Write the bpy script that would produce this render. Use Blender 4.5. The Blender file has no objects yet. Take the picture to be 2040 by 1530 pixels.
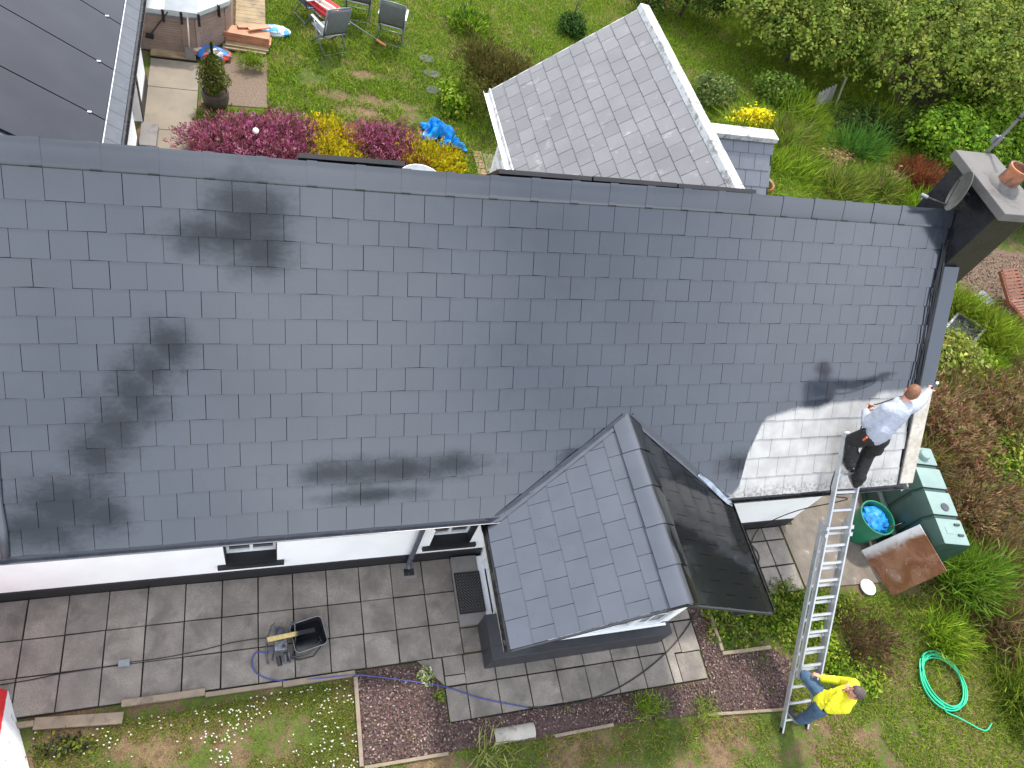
import bpy, bmesh, math, random
import numpy as np
from mathutils import Vector, Matrix

SC = bpy.context.scene
COL = SC.collection
rnd = random.Random(7)
nrs = np.random.RandomState(11)

# ------------------------------------------------------------------ camera
cam_d = bpy.data.cameras.new('camera')
cam = bpy.data.objects.new('camera', cam_d)
COL.objects.link(cam)
cam_d.sensor_width = 36.0
cam_d.lens = 25.19
cam_d.clip_start = 0.1
cam_d.clip_end = 900
_a, _b, _c = 0.6576595681, 0.4308596221, -0.5482764767
_R = Matrix.Rotation(_c, 3, 'Z') @ Matrix.Rotation(_a, 3, 'X') @ Matrix.Rotation(_b, 3, 'Z')
CAMLOC = Vector((1.95844, -3.11392, 9.75508))
cam.matrix_world = Matrix.Translation(CAMLOC) @ _R.to_4x4()
SC.camera = cam

# ------------------------------------------------------------------ world, sun, exposure
SUN_EL, SUN_AZ = math.radians(61), math.atan2(0.38, 0.92)      # azimuth from +Y towards +X
W = bpy.data.worlds.new('World'); SC.world = W; W.use_nodes = True
nt = W.node_tree; nt.nodes.clear()
wo = nt.nodes.new('ShaderNodeOutputWorld'); bg = nt.nodes.new('ShaderNodeBackground')
sky = nt.nodes.new('ShaderNodeTexSky'); sky.sky_type = 'NISHITA'; sky.sun_disc = False
sky.sun_elevation = SUN_EL; sky.sun_rotation = SUN_AZ
sky.air_density = 1.0; sky.dust_density = 2.5; sky.ozone_density = 1.0; sky.altitude = 100
wtc = nt.nodes.new('ShaderNodeTexCoord')
wn = nt.nodes.new('ShaderNodeTexNoise'); wn.inputs['Scale'].default_value = 2.6
wn.inputs['Detail'].default_value = 6; wn.inputs['Roughness'].default_value = 0.55
wr = nt.nodes.new('ShaderNodeMapRange'); wr.inputs[1].default_value = 0.40; wr.inputs[2].default_value = 0.62
wr.inputs[3].default_value = 0.45; wr.inputs[4].default_value = 0.95
wm = nt.nodes.new('ShaderNodeMix'); wm.data_type = 'RGBA'
wm.inputs[7].default_value = (8.3, 8.8, 9.7, 1)               # broken bright cloud
nt.links.new(wtc.outputs['Generated'], wn.inputs['Vector'])
nt.links.new(wn.outputs['Fac'], wr.inputs[0])
nt.links.new(wr.outputs[0], wm.inputs[0])
nt.links.new(sky.outputs[0], wm.inputs[6])
nt.links.new(wm.outputs[2], bg.inputs['Color'])
bg.inputs['Strength'].default_value = 0.14
nt.links.new(bg.outputs[0], wo.inputs[0])
sl = bpy.data.lights.new('sun', 'SUN'); sl.energy = 2.3; sl.angle = math.radians(4); sl.color = (1.0, 0.955, 0.88)
so = bpy.data.objects.new('sun', sl); COL.objects.link(so)
_sd = Vector((math.sin(SUN_AZ) * math.cos(SUN_EL), math.cos(SUN_AZ) * math.cos(SUN_EL), math.sin(SUN_EL)))
so.rotation_euler = _sd.to_track_quat('Z', 'Y').to_euler(); so.location = (4, 10, 25)
SC.view_settings.view_transform = 'Standard'; SC.view_settings.look = 'None'
SC.view_settings.gamma = 1.0; SC.view_settings.use_curve_mapping = False
SC.view_settings.exposure = 1.0

# ------------------------------------------------------------------ materials
def new_mat(name):
    m = bpy.data.materials.new(name); m.use_nodes = True
    t = m.node_tree; b = t.nodes['Principled BSDF']
    return m, t, b

class NG:
    """tiny node-graph helper"""
    def __init__(s, t): s.t = t
    def n(s, ty, **k):
        x = s.t.nodes.new(ty)
        for a, v in k.items(): setattr(x, a, v)
        return x
    def link(s, a, b): s.t.links.new(a, b)
    def put(s, sock, v):
        if hasattr(v, 'links') or isinstance(v, bpy.types.NodeSocket): s.t.links.new(v, sock)
        else: sock.default_value = v
    def math(s, op, a, b=None, c=None, clamp=False):
        x = s.n('ShaderNodeMath', operation=op); x.use_clamp = clamp
        s.put(x.inputs[0], a)
        if b is not None: s.put(x.inputs[1], b)
        if c is not None: s.put(x.inputs[2], c)
        return x.outputs[0]
    def noise(s, scale, detail=4, rough=0.55, vec=None, dist=0.0):
        x = s.n('ShaderNodeTexNoise'); x.inputs['Scale'].default_value = scale
        x.inputs['Detail'].default_value = detail; x.inputs['Roughness'].default_value = rough
        x.inputs['Distortion'].default_value = dist
        s.put(x.inputs['Vector'], vec if vec is not None else s.pos())
        return x.outputs['Fac']
    def pos(s):
        if not hasattr(s, '_p'): s._p = s.n('ShaderNodeNewGeometry').outputs['Position']
        return s._p
    def rng(s, v, a, b, c=0.0, d=1.0, smooth=True):
        x = s.n('ShaderNodeMapRange'); x.interpolation_type = 'SMOOTHSTEP' if smooth else 'LINEAR'
        s.put(x.inputs[0], v)
        for i, q in enumerate((a, b, c, d)): s.put(x.inputs[i + 1], q)
        return x.outputs[0]
    def mix(s, f, a, b):
        x = s.n('ShaderNodeMix', data_type='RGBA')
        s.put(x.inputs[0], f); s.put(x.inputs[6], a); s.put(x.inputs[7], b)
        return x.outputs[2]
    def bump(s, h, strength=0.3, dist=0.02):
        x = s.n('ShaderNodeBump'); x.inputs['Strength'].default_value = strength
        x.inputs['Distance'].default_value = dist; s.put(x.inputs['Height'], h)
        return x.outputs[0]

def c4(c): return (c[0], c[1], c[2], 1.0)
def sc(c, k): return (min(c[0] * k, 1), min(c[1] * k, 1), min(c[2] * k, 1), 1.0)

MATS = {}
def mat(name, base, rough=0.6, metal=0.0, var=0.15, scale=6.0, dirt=None, dirt_amt=0.0, dirt_scale=3.0,
        bump=0.0, bscale=60.0, spec=0.5, objvar=0.0, fine=0.0, trans=0.0):
    if name in MATS: return MATS[name]
    m, t, b = new_mat(name); g = NG(t)
    n1 = g.noise(scale, 5)
    col = g.mix(g.rng(n1, 0.3, 0.7), sc(base, 1 - var), sc(base, 1 + var))
    if fine:
        n3 = g.noise(75.0, 4, 0.75)
        col = g.mix(g.rng(n3, 0.35, 0.65, 0, fine), col, sc(base, 0.45))
    if dirt is not None:
        n2 = g.noise(dirt_scale, 7, 0.65, dist=0.4)
        col = g.mix(g.rng(n2, 0.62 - dirt_amt * 0.35, 0.78 - dirt_amt * 0.2, 0, 0.9), col, c4(dirt))
    if objvar:
        oi = g.n('ShaderNodeObjectInfo')
        hs = g.n('ShaderNodeHueSaturation'); g.put(hs.inputs['Color'], col)
        g.put(hs.inputs['Value'], g.rng(oi.outputs['Random'], 0, 1, 1 - objvar, 1 + objvar, False))
        col = hs.outputs[0]
    g.put(b.inputs['Base Color'], col)
    g.put(b.inputs['Roughness'], g.rng(n1, 0.25, 0.75, max(rough - 0.07, 0.02), min(rough + 0.07, 1)))
    b.inputs['Metallic'].default_value = metal
    b.inputs['Specular IOR Level'].default_value = spec
    if trans: b.inputs['Transmission Weight'].default_value = trans
    if bump:
        g.put(b.inputs['Normal'], g.bump(g.noise(bscale, 4, 0.6), bump, 0.01 if bscale > 20 else 0.03))
    MATS[name] = m
    return m

def leaf_mat(name, rough=0.55, transl=0.35):
    if name in MATS: return MATS[name]
    m, t, b = new_mat(name); g = NG(t)
    at = g.n('ShaderNodeAttribute'); at.attribute_name = 'Col'
    g.put(b.inputs['Base Color'], at.outputs['Color'])
    b.inputs['Roughness'].default_value = rough
    b.inputs['Specular IOR Level'].default_value = 0.08
    tr = g.n('ShaderNodeBsdfTranslucent'); g.put(tr.inputs['Color'], at.outputs['Color'])
    mx = g.n('ShaderNodeMixShader'); mx.inputs[0].default_value = transl
    g.link(b.outputs[0], mx.inputs[1]); g.link(tr.outputs[0], mx.inputs[2])
    g.link(mx.outputs[0], t.nodes['Material Output'].inputs[0])
    MATS[name] = m
    return m
LEAF = leaf_mat('foliage'); GRASS = leaf_mat('grass_blades', 0.6, 0.3)
PETAL = leaf_mat('petals', 0.7, 0.3)

PITCH = 0.8398314186; CP, SP = math.cos(PITCH), math.sin(PITCH); EAVE = 2.3; GA = 0.2518
def RP(x, s, off=0.0): return Vector((x, s * CP - off * SP, EAVE + s * SP + off * CP))

def roof_paint():
    """blue-grey glossy roof coating, bare primed slates at lower right, matt overspray patches"""
    m, t, b = new_mat('roof_coating'); g = NG(t)
    sp = g.n('ShaderNodeSeparateXYZ'); g.link(g.pos(), sp.inputs[0])
    X, Y = sp.outputs[0], sp.outputs[1]
    S = g.math('DIVIDE', Y, CP)
    nz = g.noise(3.2, 6, 0.6); nf = g.noise(22, 5, 0.65)
    wob = g.math('ADD', g.math('MULTIPLY', g.math('SUBTRACT', nz, 0.5), 0.16), g.math('MULTIPLY', g.math('SUBTRACT', nf, 0.5), 0.06))
    fc = g.n('ShaderNodeFloatCurve')
    pts = [(7.0, 0), (7.60, 0), (7.70, .10), (7.76, .56), (7.83, .73), (7.90, .93), (7.96, 1.01), (8.09, 1.07), (8.36, 1.13), (8.76, 1.13),
           (8.98, 1.22), (9.60, 1.22), (9.77, 1.33), (10.23, 1.36), (11.0, 1.37)]
    cu = fc.mapping.curves[0]
    while len(cu.points) > 2: cu.points.remove(cu.points[1])
    cu.points[0].location = ((pts[0][0] - 7) / 4, pts[0][1] / 2); cu.points[1].location = (1.0, pts[-1][1] / 2)
    for px, py in pts[1:-1]: cu.points.new((px - 7) / 4, py / 2)
    for p in cu.points: p.handle_type = 'VECTOR'
    fc.mapping.update()
    g.put(fc.inputs['Value'], g.math('DIVIDE', g.math('SUBTRACT', X, 7.0), 4.0, clamp=True))
    bd = g.math('MULTIPLY', fc.outputs[0], 2.0)
    bare = g.rng(g.math('ADD', g.math('SUBTRACT', bd, S), g.math('MULTIPLY', wob, 0.6)), -0.05, 0.05)
    bare = g.math('MULTIPLY', bare, g.math('GREATER_THAN', X, 7.5))
    mp = g.n('ShaderNodeMapping'); mp.inputs['Scale'].default_value = (7.0, 24.0, 24.0); mp.inputs['Rotation'].default_value = (0, 0, .12); g.link(g.pos(), mp.inputs[0])
    strk = g.noise(1.0, 6, .68, vec=mp.outputs[0], dist=.8)
    sten = g.math('ADD', g.math('MULTIPLY', g.math('SUBTRACT', nz, .5), 1.5), g.math('ADD', g.math('MULTIPLY', g.math('SUBTRACT', strk, .5), .8), g.math('MULTIPLY', g.math('SUBTRACT', nf, .5), .45)))
    st = None
    for cx, cs, rx, rs in [(1.80, 3.26, .36, .34), (1.60, 3.00, .50, .20), (1.88, 2.92, .30, .26), (1.05, 1.97, .20, .26), (.90, 1.74, .22, .30),
                           (0.74, 1.50, .26, .34), (0.55, 1.22, .24, .34), (0.36, .95, .26, .26), (.10, .42, .46, .34), (-.12, .22, .45, .26), (.40, .30, .26, .22), (2.55, .62, .36, .13), (3.2, .61, .90, .16), (3.9, .64, .36, .14),
                           (3.0, .33, .50, .09), (7.70, .42, .36, .16), (5.35, .62, .2, .12)]:
        dx = g.math('DIVIDE', g.math('SUBTRACT', X, cx), rx); dy = g.math('DIVIDE', g.math('SUBTRACT', S, cs), rs)
        d = g.math('SQRT', g.math('ADD', g.math('MULTIPLY', dx, dx), g.math('MULTIPLY', dy, dy)))
        d = g.math('ADD', d, sten)
        k = g.rng(d, 1.6, 0.15)
        st = k if st is None else g.math('MAXIMUM', st, k)
    oi = g.n('ShaderNodeObjectInfo')
    tone = g.rng(g.noise(0.9, 3), 0.3, 0.7)
    paint = g.mix(tone, (0.021, 0.026, 0.035, 1), (0.028, 0.034, 0.045, 1))
    paint = g.mix(g.rng(g.noise(28, 5, 0.7), .55, .8, 0, .25), paint, (0.04, 0.045, 0.055, 1))
    st = g.math('MULTIPLY', st, g.rng(oi.outputs['Random'], 0, 1, .86, 1.0, False))
    paint = g.mix(g.math('MULTIPLY', st, 0.93), paint, (0.007, 0.009, 0.013, 1))
    prim = g.mix(g.rng(g.noise(5, 5), .3, .7), (0.37, 0.36, 0.345, 1), (0.46, 0.45, 0.43, 1))
    spk = g.rng(g.noise(15, 2, 0.5), .73, .76)
    prim = g.mix(g.math('MULTIPLY', spk, 0.8), prim, (0.12, 0.12, 0.12, 1))
    low = g.math('MULTIPLY', g.rng(S, 0.16, 0.0), g.rng(nf, .42, .62))
    prim = g.mix(g.math('MULTIPLY', low, 0.8), prim, (0.16, 0.155, 0.14, 1))
    col = g.mix(bare, paint, prim)
    hs = g.n('ShaderNodeHueSaturation'); g.put(hs.inputs['Color'], col)
    g.put(hs.inputs['Value'], g.rng(oi.outputs['Random'], 0, 1, .955, 1.045, False))
    g.put(b.inputs['Base Color'], hs.outputs[0])
    r0 = g.rng(nz, .3, .7, .11, .17)
    r1 = g.math('ADD', r0, g.math('MULTIPLY', st, g.rng(nf, .3, .7, .05, .30)))
    g.put(b.inputs['Roughness'], g.math('ADD', r1, g.math('MULTIPLY', bare, .55), clamp=True))
    b.inputs['IOR'].default_value = 1.78
    g.put(b.inputs['Specular IOR Level'], g.rng(g.math('MAXIMUM', bare, g.math('MULTIPLY', st, .8)), 0, 1, .55, .12, False))
    g.put(b.inputs['Normal'], g.bump(g.math('ADD', g.noise(2.4, 2), g.math('MULTIPLY', g.noise(60, 4, .7), .06)), .05, .05))
    return m
M_ROOF = roof_paint()

def porch_paint():
    m, t, b = new_mat('porch_coating'); g = NG(t)
    sp = g.n('ShaderNodeSeparateXYZ'); g.link(g.pos(), sp.inputs[0])
    right = g.rng(sp.outputs[0], 5.95, 6.0)
    n1 = g.noise(3, 5); oi = g.n('ShaderNodeObjectInfo')
    c1 = g.mix(g.rng(n1, .3, .7), (0.062, 0.070, 0.088, 1), (0.072, 0.081, 0.101, 1))
    spk = g.rng(g.noise(30, 2, .5), .72, .75)
    c1 = g.mix(g.math('MULTIPLY', spk, .6), c1, (0.02, 0.02, 0.025, 1))
    c2 = (0.009, 0.010, 0.011, 1)                                 # freshly sprayed, still wet
    hs = g.n('ShaderNodeHueSaturation'); g.put(hs.inputs['Color'], g.mix(right, c1, c2))
    g.put(hs.inputs['Value'], g.rng(oi.outputs['Random'], 0, 1, .97, 1.03, False))
    g.put(b.inputs['Base Color'], hs.outputs[0])
    g.put(b.inputs['Roughness'], g.rng(right, 0, 1, .33, .07, False))
    b.inputs['IOR'].default_value = 1.55
    g.put(b.inputs['Normal'], g.bump(g.math('ADD', g.noise(2.2, 2), g.math('MULTIPLY', g.noise(50, 4, .7), .05)), .06, .05))
    return m
M_PORCH = porch_paint()

M_REAR = mat('weathered_slate', (0.172, 0.169, 0.173), .55, var=.07, scale=2.2, dirt=(.30, .29, .285), dirt_amt=.14, dirt_scale=4.5, objvar=.09, bump=.15, fine=.12)
M_LEANTO = mat('painted_slate', (0.145, 0.155, 0.180), .5, var=.08, objvar=.04)
M_WINGSL = mat('dark_slate', (0.075, 0.082, 0.095), .45, var=.12, objvar=.06)
M_UNDER = mat('roof_underlay', (0.010, 0.011, 0.013), .9)
M_WHITE = mat('white_render', (0.95, 0.94, 0.915), .8, var=.03, scale=2, bump=.25, bscale=45)
M_BLACK = mat('black_masonry_paint', (0.012, 0.012, 0.014), .55, var=.2, bump=.2, bscale=50)
M_CHIMB = mat('black_chimney_paint', (0.016, 0.017, 0.020), .28, var=.2, bump=.15, bscale=30)
M_PLINTH = mat('anthracite_paint', (0.030, 0.031, 0.036), .5, var=.12)
M_UPVC = mat('white_upvc', (0.80, 0.81, 0.82), .3, var=.02)
M_GUT = mat('grey_gutter_paint', (0.075, 0.082, 0.098), .3, var=.1)
M_GUTB = mat('black_gutter', (0.012, 0.012, 0.014), .3, var=.2, dirt=(.06, .06, .055), dirt_amt=.4, dirt_scale=20)
M_LEAD = mat('lead_flashing', (0.30, 0.34, 0.40), .35, metal=.5, var=.3, scale=9)
M_CONC = mat('weathered_concrete', (0.205, 0.19, 0.178), .85, var=.12, scale=3, dirt=(.11, .10, .095), dirt_amt=.30, dirt_scale=3.5, bump=.3, bscale=70, fine=.15)
M_CAP = mat('chimney_cap_concrete', (0.145, 0.135, 0.126), .85, var=.12, scale=3, dirt=(.075, .07, .066), dirt_amt=.28, dirt_scale=3.5, bump=.3, bscale=70, fine=.2)
M_COPE = mat('lichened_white_coping', (0.55, 0.55, 0.54), .8, var=.06, scale=3, dirt=(.16, .155, .14), dirt_amt=.50, dirt_scale=7, bump=.4, bscale=50)
M_CREAM = mat('cream_cement', (0.40, 0.37, 0.32), .85, var=.10, scale=4, dirt=(.20, .18, .15), dirt_amt=.35, dirt_scale=9, bump=.4, bscale=45)
M_SLAB = mat('paving_slab', (0.250, 0.218, 0.184), .68, var=.22, scale=3.4, dirt=(.125, .107, .09), dirt_amt=.45, dirt_scale=2.6, objvar=.15, bump=.5, bscale=120, fine=.55)
M_JOINT = mat('dark_joint_soil', (0.018, 0.014, 0.011), .95, var=.3, scale=30)
M_PATHC = mat('beige_concrete', (0.235, 0.198, 0.15), .85, var=.12, scale=1.6, dirt=(.19, .165, .13), dirt_amt=.35, dirt_scale=2.2, bump=.3, bscale=110, fine=.2)
M_BRCONC = mat('brown_stained_concrete', (0.165, 0.137, 0.108), .8, var=.25, scale=4, dirt=(.40, .38, .35), dirt_amt=.10, dirt_scale=4, bump=.3, bscale=90, fine=.4)
M_EDGE = mat('concrete_edging', (0.245, 0.19, 0.135), .85, var=.14, scale=5, dirt=(.14, .11, .08), dirt_amt=.35, dirt_scale=6, bump=.3, bscale=80)
M_SOIL = mat('brown_soil', (0.105, 0.068, 0.045), .95, var=.35, scale=5, bump=.6, bscale=60)
M_SPRAY = mat('worn_black_tube', (0.07, 0.072, 0.08), .4, metal=.5, var=.6, scale=14)
M_ALU = mat('aluminium', (0.50, 0.51, 0.52), .38, metal=.6, var=.06, scale=8)
M_STEEL = mat('grey_steel', (0.25, 0.255, 0.27), .38, metal=.8, var=.15)
M_GLASS = mat('dark_glass', (0.02, 0.022, 0.024), .06, var=.2, scale=3)
M_PANEL = mat('solar_glass', (0.020, 0.020, 0.025), .16, var=.2, scale=1.2)
M_FRAMEB = mat('black_panel_frame', (0.02, 0.018, 0.017), .35)
M_FRAMEA = mat('panel_alu_trim', (0.66, 0.67, 0.68), .3, metal=.7, var=.05)
M_TERRA = mat('terracotta', (0.42, 0.155, 0.075), .75, var=.15, scale=7, dirt=(.045, .04, .038), dirt_amt=.75, dirt_scale=3.5)
M_TANK_LIT = mat('lit_green_tank_plastic', (0.195, 0.275, 0.25), .38, var=.05)
M_TANK_SHADE = mat('shaded_green_tank_plastic', (0.020, 0.050, 0.040), .4, var=.08)  # same tank plastic, shade of the flanks painted into the colour
M_BARREL = mat('green_barrel_plastic', (0.015, 0.165, 0.085), .35, var=.06)
M_BLUEBAG = mat('blue_polythene', (0.02, 0.22, 0.62), .25, var=.45, scale=14)
M_BLUEBAG2 = mat('bright_blue_polythene', (0.005, 0.24, 0.66), .3, var=.35, scale=9)
M_BLACKP = mat('black_plastic', (0.008, 0.008, 0.010), .3, var=.2)
M_RUBBER = mat('black_rubber', (0.012, 0.012, 0.013), .6, var=.2)
M_WOODY = mat('new_pine', (0.66, 0.50, 0.22), .6, var=.12, scale=20)
M_CEDAR = mat('red_cedar_board', (0.42, 0.19, 0.105), .65, var=.18, scale=6, objvar=.15)
M_LOUNGE = mat('oiled_hardwood', (0.165, 0.055, 0.026), .5, var=.18, scale=8, objvar=.14)
M_DECK = mat('weathered_timber', (0.27, 0.20, 0.115), .85, var=.22, scale=4, dirt=(.13, .10, .06), dirt_amt=.3, objvar=.12)
M_SPA = mat('taupe_panel', (0.28, 0.205, 0.165), .6, var=.12, scale=4, objvar=.05)
M_SPAL = mat('spa_lid_vinyl', (0.42, 0.45, 0.43), .45, var=.08)
M_SPALD = mat('spa_lid_grey', (0.26, 0.28, 0.30), .5, var=.08)
M_CHAIRF = mat('slate_blue_frame', (0.16, 0.19, 0.215), .4, metal=.4, var=.05)
M_CHAIRM = mat('grey_mesh_fabric', (0.13, 0.14, 0.145), .8, var=.12, scale=30)
M_ARM = mat('light_grey_armrest', (0.52, 0.55, 0.60), .5, var=.05)
M_RED = mat('red_parasol_cloth', (0.62, 0.055, 0.055), .7, var=.2, scale=9)
M_CREAMC = mat('cream_parasol_cloth', (0.74, 0.60, 0.52), .75, var=.1)
M_WHITEP = mat('white_plastic', (0.85, 0.85, 0.85), .4, var=.02)
M_DISH = mat('grey_dish', (0.11, 0.105, 0.10), .45, metal=.2, var=.15)
M_HOSEG = mat('green_hose', (0.02, 0.46, 0.24), .35, var=.06)
M_HOSEB = mat('blue_paint_hose', (0.045, 0.065, 0.22), .45, var=.15)
M_REDP = mat('red_paint', (0.70, 0.02, 0.02), .6, var=.08)
M_POT = mat('dark_ceramic', (0.075, 0.062, 0.052), .45, var=.2)
M_BARK = mat('brown_bark', (0.10, 0.075, 0.055), .9, var=.3, scale=12, bump=.5)
M_SKIN = mat('skin', (0.56, 0.27, 0.19), .5, var=.08, scale=12)
M_HOOD = mat('white_hoodie', (0.37, 0.395, 0.46), .85, var=.04, scale=14, dirt=(.30, .31, .34), dirt_amt=.02, dirt_scale=16, bump=1.0, bscale=11)
M_BTROU = mat('black_work_trousers', (0.012, 0.011, 0.012), .75, var=.3, scale=14, dirt=(.30, .30, .32), dirt_amt=.02, dirt_scale=28, bump=.6, bscale=16)
M_YELL = mat('yellow_jacket', (0.80, 0.76, 0.02), .7, var=.08, scale=10, bump=.6, bscale=15)
M_BLKCL = mat('black_jacket_panel', (0.010, 0.010, 0.013), .8, var=.2)
M_JEAN = mat('blue_denim', (0.055, 0.105, 0.175), .8, var=.25, scale=12, bump=.6, bscale=16)
M_HAIRB = mat('ginger_brown_hair', (0.20, 0.085, 0.038), .6, var=.25, scale=50, bump=.4, bscale=160)
M_HAIRG = mat('cropped_grey_brown_hair', (0.085, 0.06, 0.052), .6, var=.25, scale=50, bump=.4, bscale=160)
M_SHOE = mat('dark_shoe', (0.02, 0.02, 0.025), .55, var=.3)
M_BOARD = None

# ------------------------------------------------------------------ mesh building
class MB:
    def __init__(s): s.v = []; s.f = []; s.mi = []; s.cur = 0
    def add(s, vs, fs):
        o = len(s.v); s.v += [tuple(p) for p in vs]
        for f in fs: s.f.append(tuple(o + i for i in f)); s.mi.append(s.cur)
        return s
    def box(s, c, d, rz=0.0, M=None):
        hx, hy, hz = d[0] / 2, d[1] / 2, d[2] / 2
        P = [Vector((x, y, z)) for x in (-hx, hx) for y in (-hy, hy) for z in (-hz, hz)]
        if M is None: M = Matrix.Rotation(rz, 3, 'Z')
        P = [M @ p + Vector(c) for p in P]
        return s.add(P, [(0, 1, 3, 2), (4, 6, 7, 5), (0, 4, 5, 1), (2, 3, 7, 6), (0, 2, 6, 4), (1, 5, 7, 3)])
    def b2(s, lo, hi):
        return s.box([(a + b) / 2 for a, b in zip(lo, hi)], [b - a for a, b in zip(lo, hi)])
    def hexa(s, bot, top):
        """bot, top: 4 points each, same winding"""
        return s.add(list(bot) + list(top), [(3, 2, 1, 0), (4, 5, 6, 7), (0, 1, 5, 4), (1, 2, 6, 5), (2, 3, 7, 6), (3, 0, 4, 7)])
    def slab(s, quad, n, th):
        n = Vector(n).normalized() * th
        q = [Vector(p) for p in quad]
        return s.hexa([p - n for p in q], q)
    def bar(s, a, b, w, h, up=(0, 0, 1)):
        a, b = Vector(a), Vector(b); d = (b - a); L = d.length; d.normalize()
        u = Vector(up); x = d.cross(u)
        if x.length < 1e-4: x = d.cross(Vector((1, 0, 0)))
        x.normalize(); u = x.cross(d)
        M = Matrix((d, x, u)).transposed()
        return s.box((a + b) / 2, (L, w, h), M=M)
    def tube(s, path, r, n=8, caps=True, closed=False):
        P = [Vector(p) for p in path]; N = len(P); R = r if hasattr(r, '__len__') else [r] * N
        rings = []; ref = None
        for i, p in enumerate(P):
            if closed: d = P[(i + 1) % N] - P[i - 1]
            else: d = (P[min(i + 1, N - 1)] - P[max(i - 1, 0)])
            if d.length < 1e-9: d = Vector((0, 0, 1))
            d.normalize()
            if ref is None:
                ref = Vector((0, 0, 1)) if abs(d.z) < .9 else Vector((1, 0, 0))
            x = d.cross(ref)
            if x.length < 1e-4: x = d.cross(Vector((0, 1, 0)))
            x.normalize(); y = x.cross(d).normalized(); ref = y
            rings.append([p + (x * math.cos(2 * math.pi * k / n) + y * math.sin(2 * math.pi * k / n)) * R[i] for k in range(n)])
        vs = [q for rg in rings for q in rg]; fs = []
        for i in range(N if closed else N - 1):
            j = (i + 1) % N
            for k in range(n):
                k2 = (k + 1) % n
                fs.append((i * n + k, i * n + k2, j * n + k2, j * n + k))
        if caps and not closed:
            fs.append(tuple(range(n - 1, -1, -1))); fs.append(tuple((N - 1) * n + k for k in range(n)))
        return s.add(vs, fs)
    def lathe(s, prof, n=24, c=(0, 0, 0), M=None, cap=True):
        c = Vector(c); vs = []; fs = []
        for r, z in prof:
            for k in range(n):
                p = Vector((r * math.cos(2 * math.pi * k / n), r * math.sin(2 * math.pi * k / n), z))
                if M is not None: p = M @ p
                vs.append(c + p)
        for i in range(len(prof) - 1):
            for k in range(n):
                k2 = (k + 1) % n
                fs.append((i * n + k, i * n + k2, (i + 1) * n + k2, (i + 1) * n + k))
        if cap:
            fs.append(tuple(range(n - 1, -1, -1))); m = len(prof) - 1
            fs.append(tuple(m * n + k for k in range(n)))
        return s.add(vs, fs)
    def sphere(s, c, r, nu=12, nv=8, M=None):
        r = r if hasattr(r, '__len__') else (r, r, r); c = Vector(c)
        vs = []; fs = []
        for j in range(nv + 1):
            th = math.pi * j / nv
            for k in range(nu):
                ph = 2 * math.pi * k / nu
                p = Vector((r[0] * math.sin(th) * math.cos(ph), r[1] * math.sin(th) * math.sin(ph), r[2] * math.cos(th)))
                if M is not None: p = M @ p
                vs.append(c + p)
        for j in range(nv):
            for k in range(nu):
                k2 = (k + 1) % nu
                fs.append((j * nu + k, (j + 1) * nu + k, (j + 1) * nu + k2, j * nu + k2))
        return s.add(vs, fs)
    def capsule(s, a, ra, b, rb, n=12, flat=1.0, fdir=(0, 1, 0)):
        """tapered capsule; flat squashes the section along fdir"""
        a, b = Vector(a), Vector(b); d = b - a; L = d.length; d.normalize()
        y = Vector(fdir) - d * d.dot(Vector(fdir))
        if y.length < 1e-3: y = d.orthogonal()
        y.normalize(); x = y.cross(d)
        rows = []
        for k in range(5):
            t = math.pi / 2 * (1 - k / 4.0); rows.append((a - d * ra * math.sin(t), ra * math.cos(t)))
        for k in range(5):
            t = math.pi / 2 * k / 4.0; rows.append((b + d * rb * math.sin(t), rb * math.cos(t)))
        vs = []; fs = []
        for c, r in rows:
            r = max(r, 1e-4)
            for k in range(n):
                an = 2 * math.pi * k / n
                vs.append(c + x * math.cos(an) * r + y * math.sin(an) * r * flat)
        for i in range(len(rows) - 1):
            for k in range(n):
                k2 = (k + 1) % n
                fs.append((i * n + k, i * n + k2, (i + 1) * n + k2, (i + 1) * n + k))
        fs.append(tuple(range(n - 1, -1, -1))); fs.append(tuple((len(rows) - 1) * n + k for k in range(n)))
        return s.add(vs, fs)
    def ngon_prism(s, pts, z0, z1):
        n = len(pts)
        vs = [(p[0], p[1], z0) for p in pts] + [(p[0], p[1], z1) for p in pts]
        fs = [tuple(range(n - 1, -1, -1)), tuple(range(n, 2 * n))]
        fs += [(i, (i + 1) % n, n + (i + 1) % n, n + i) for i in range(n)]
        return s.add(vs, fs)

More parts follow.
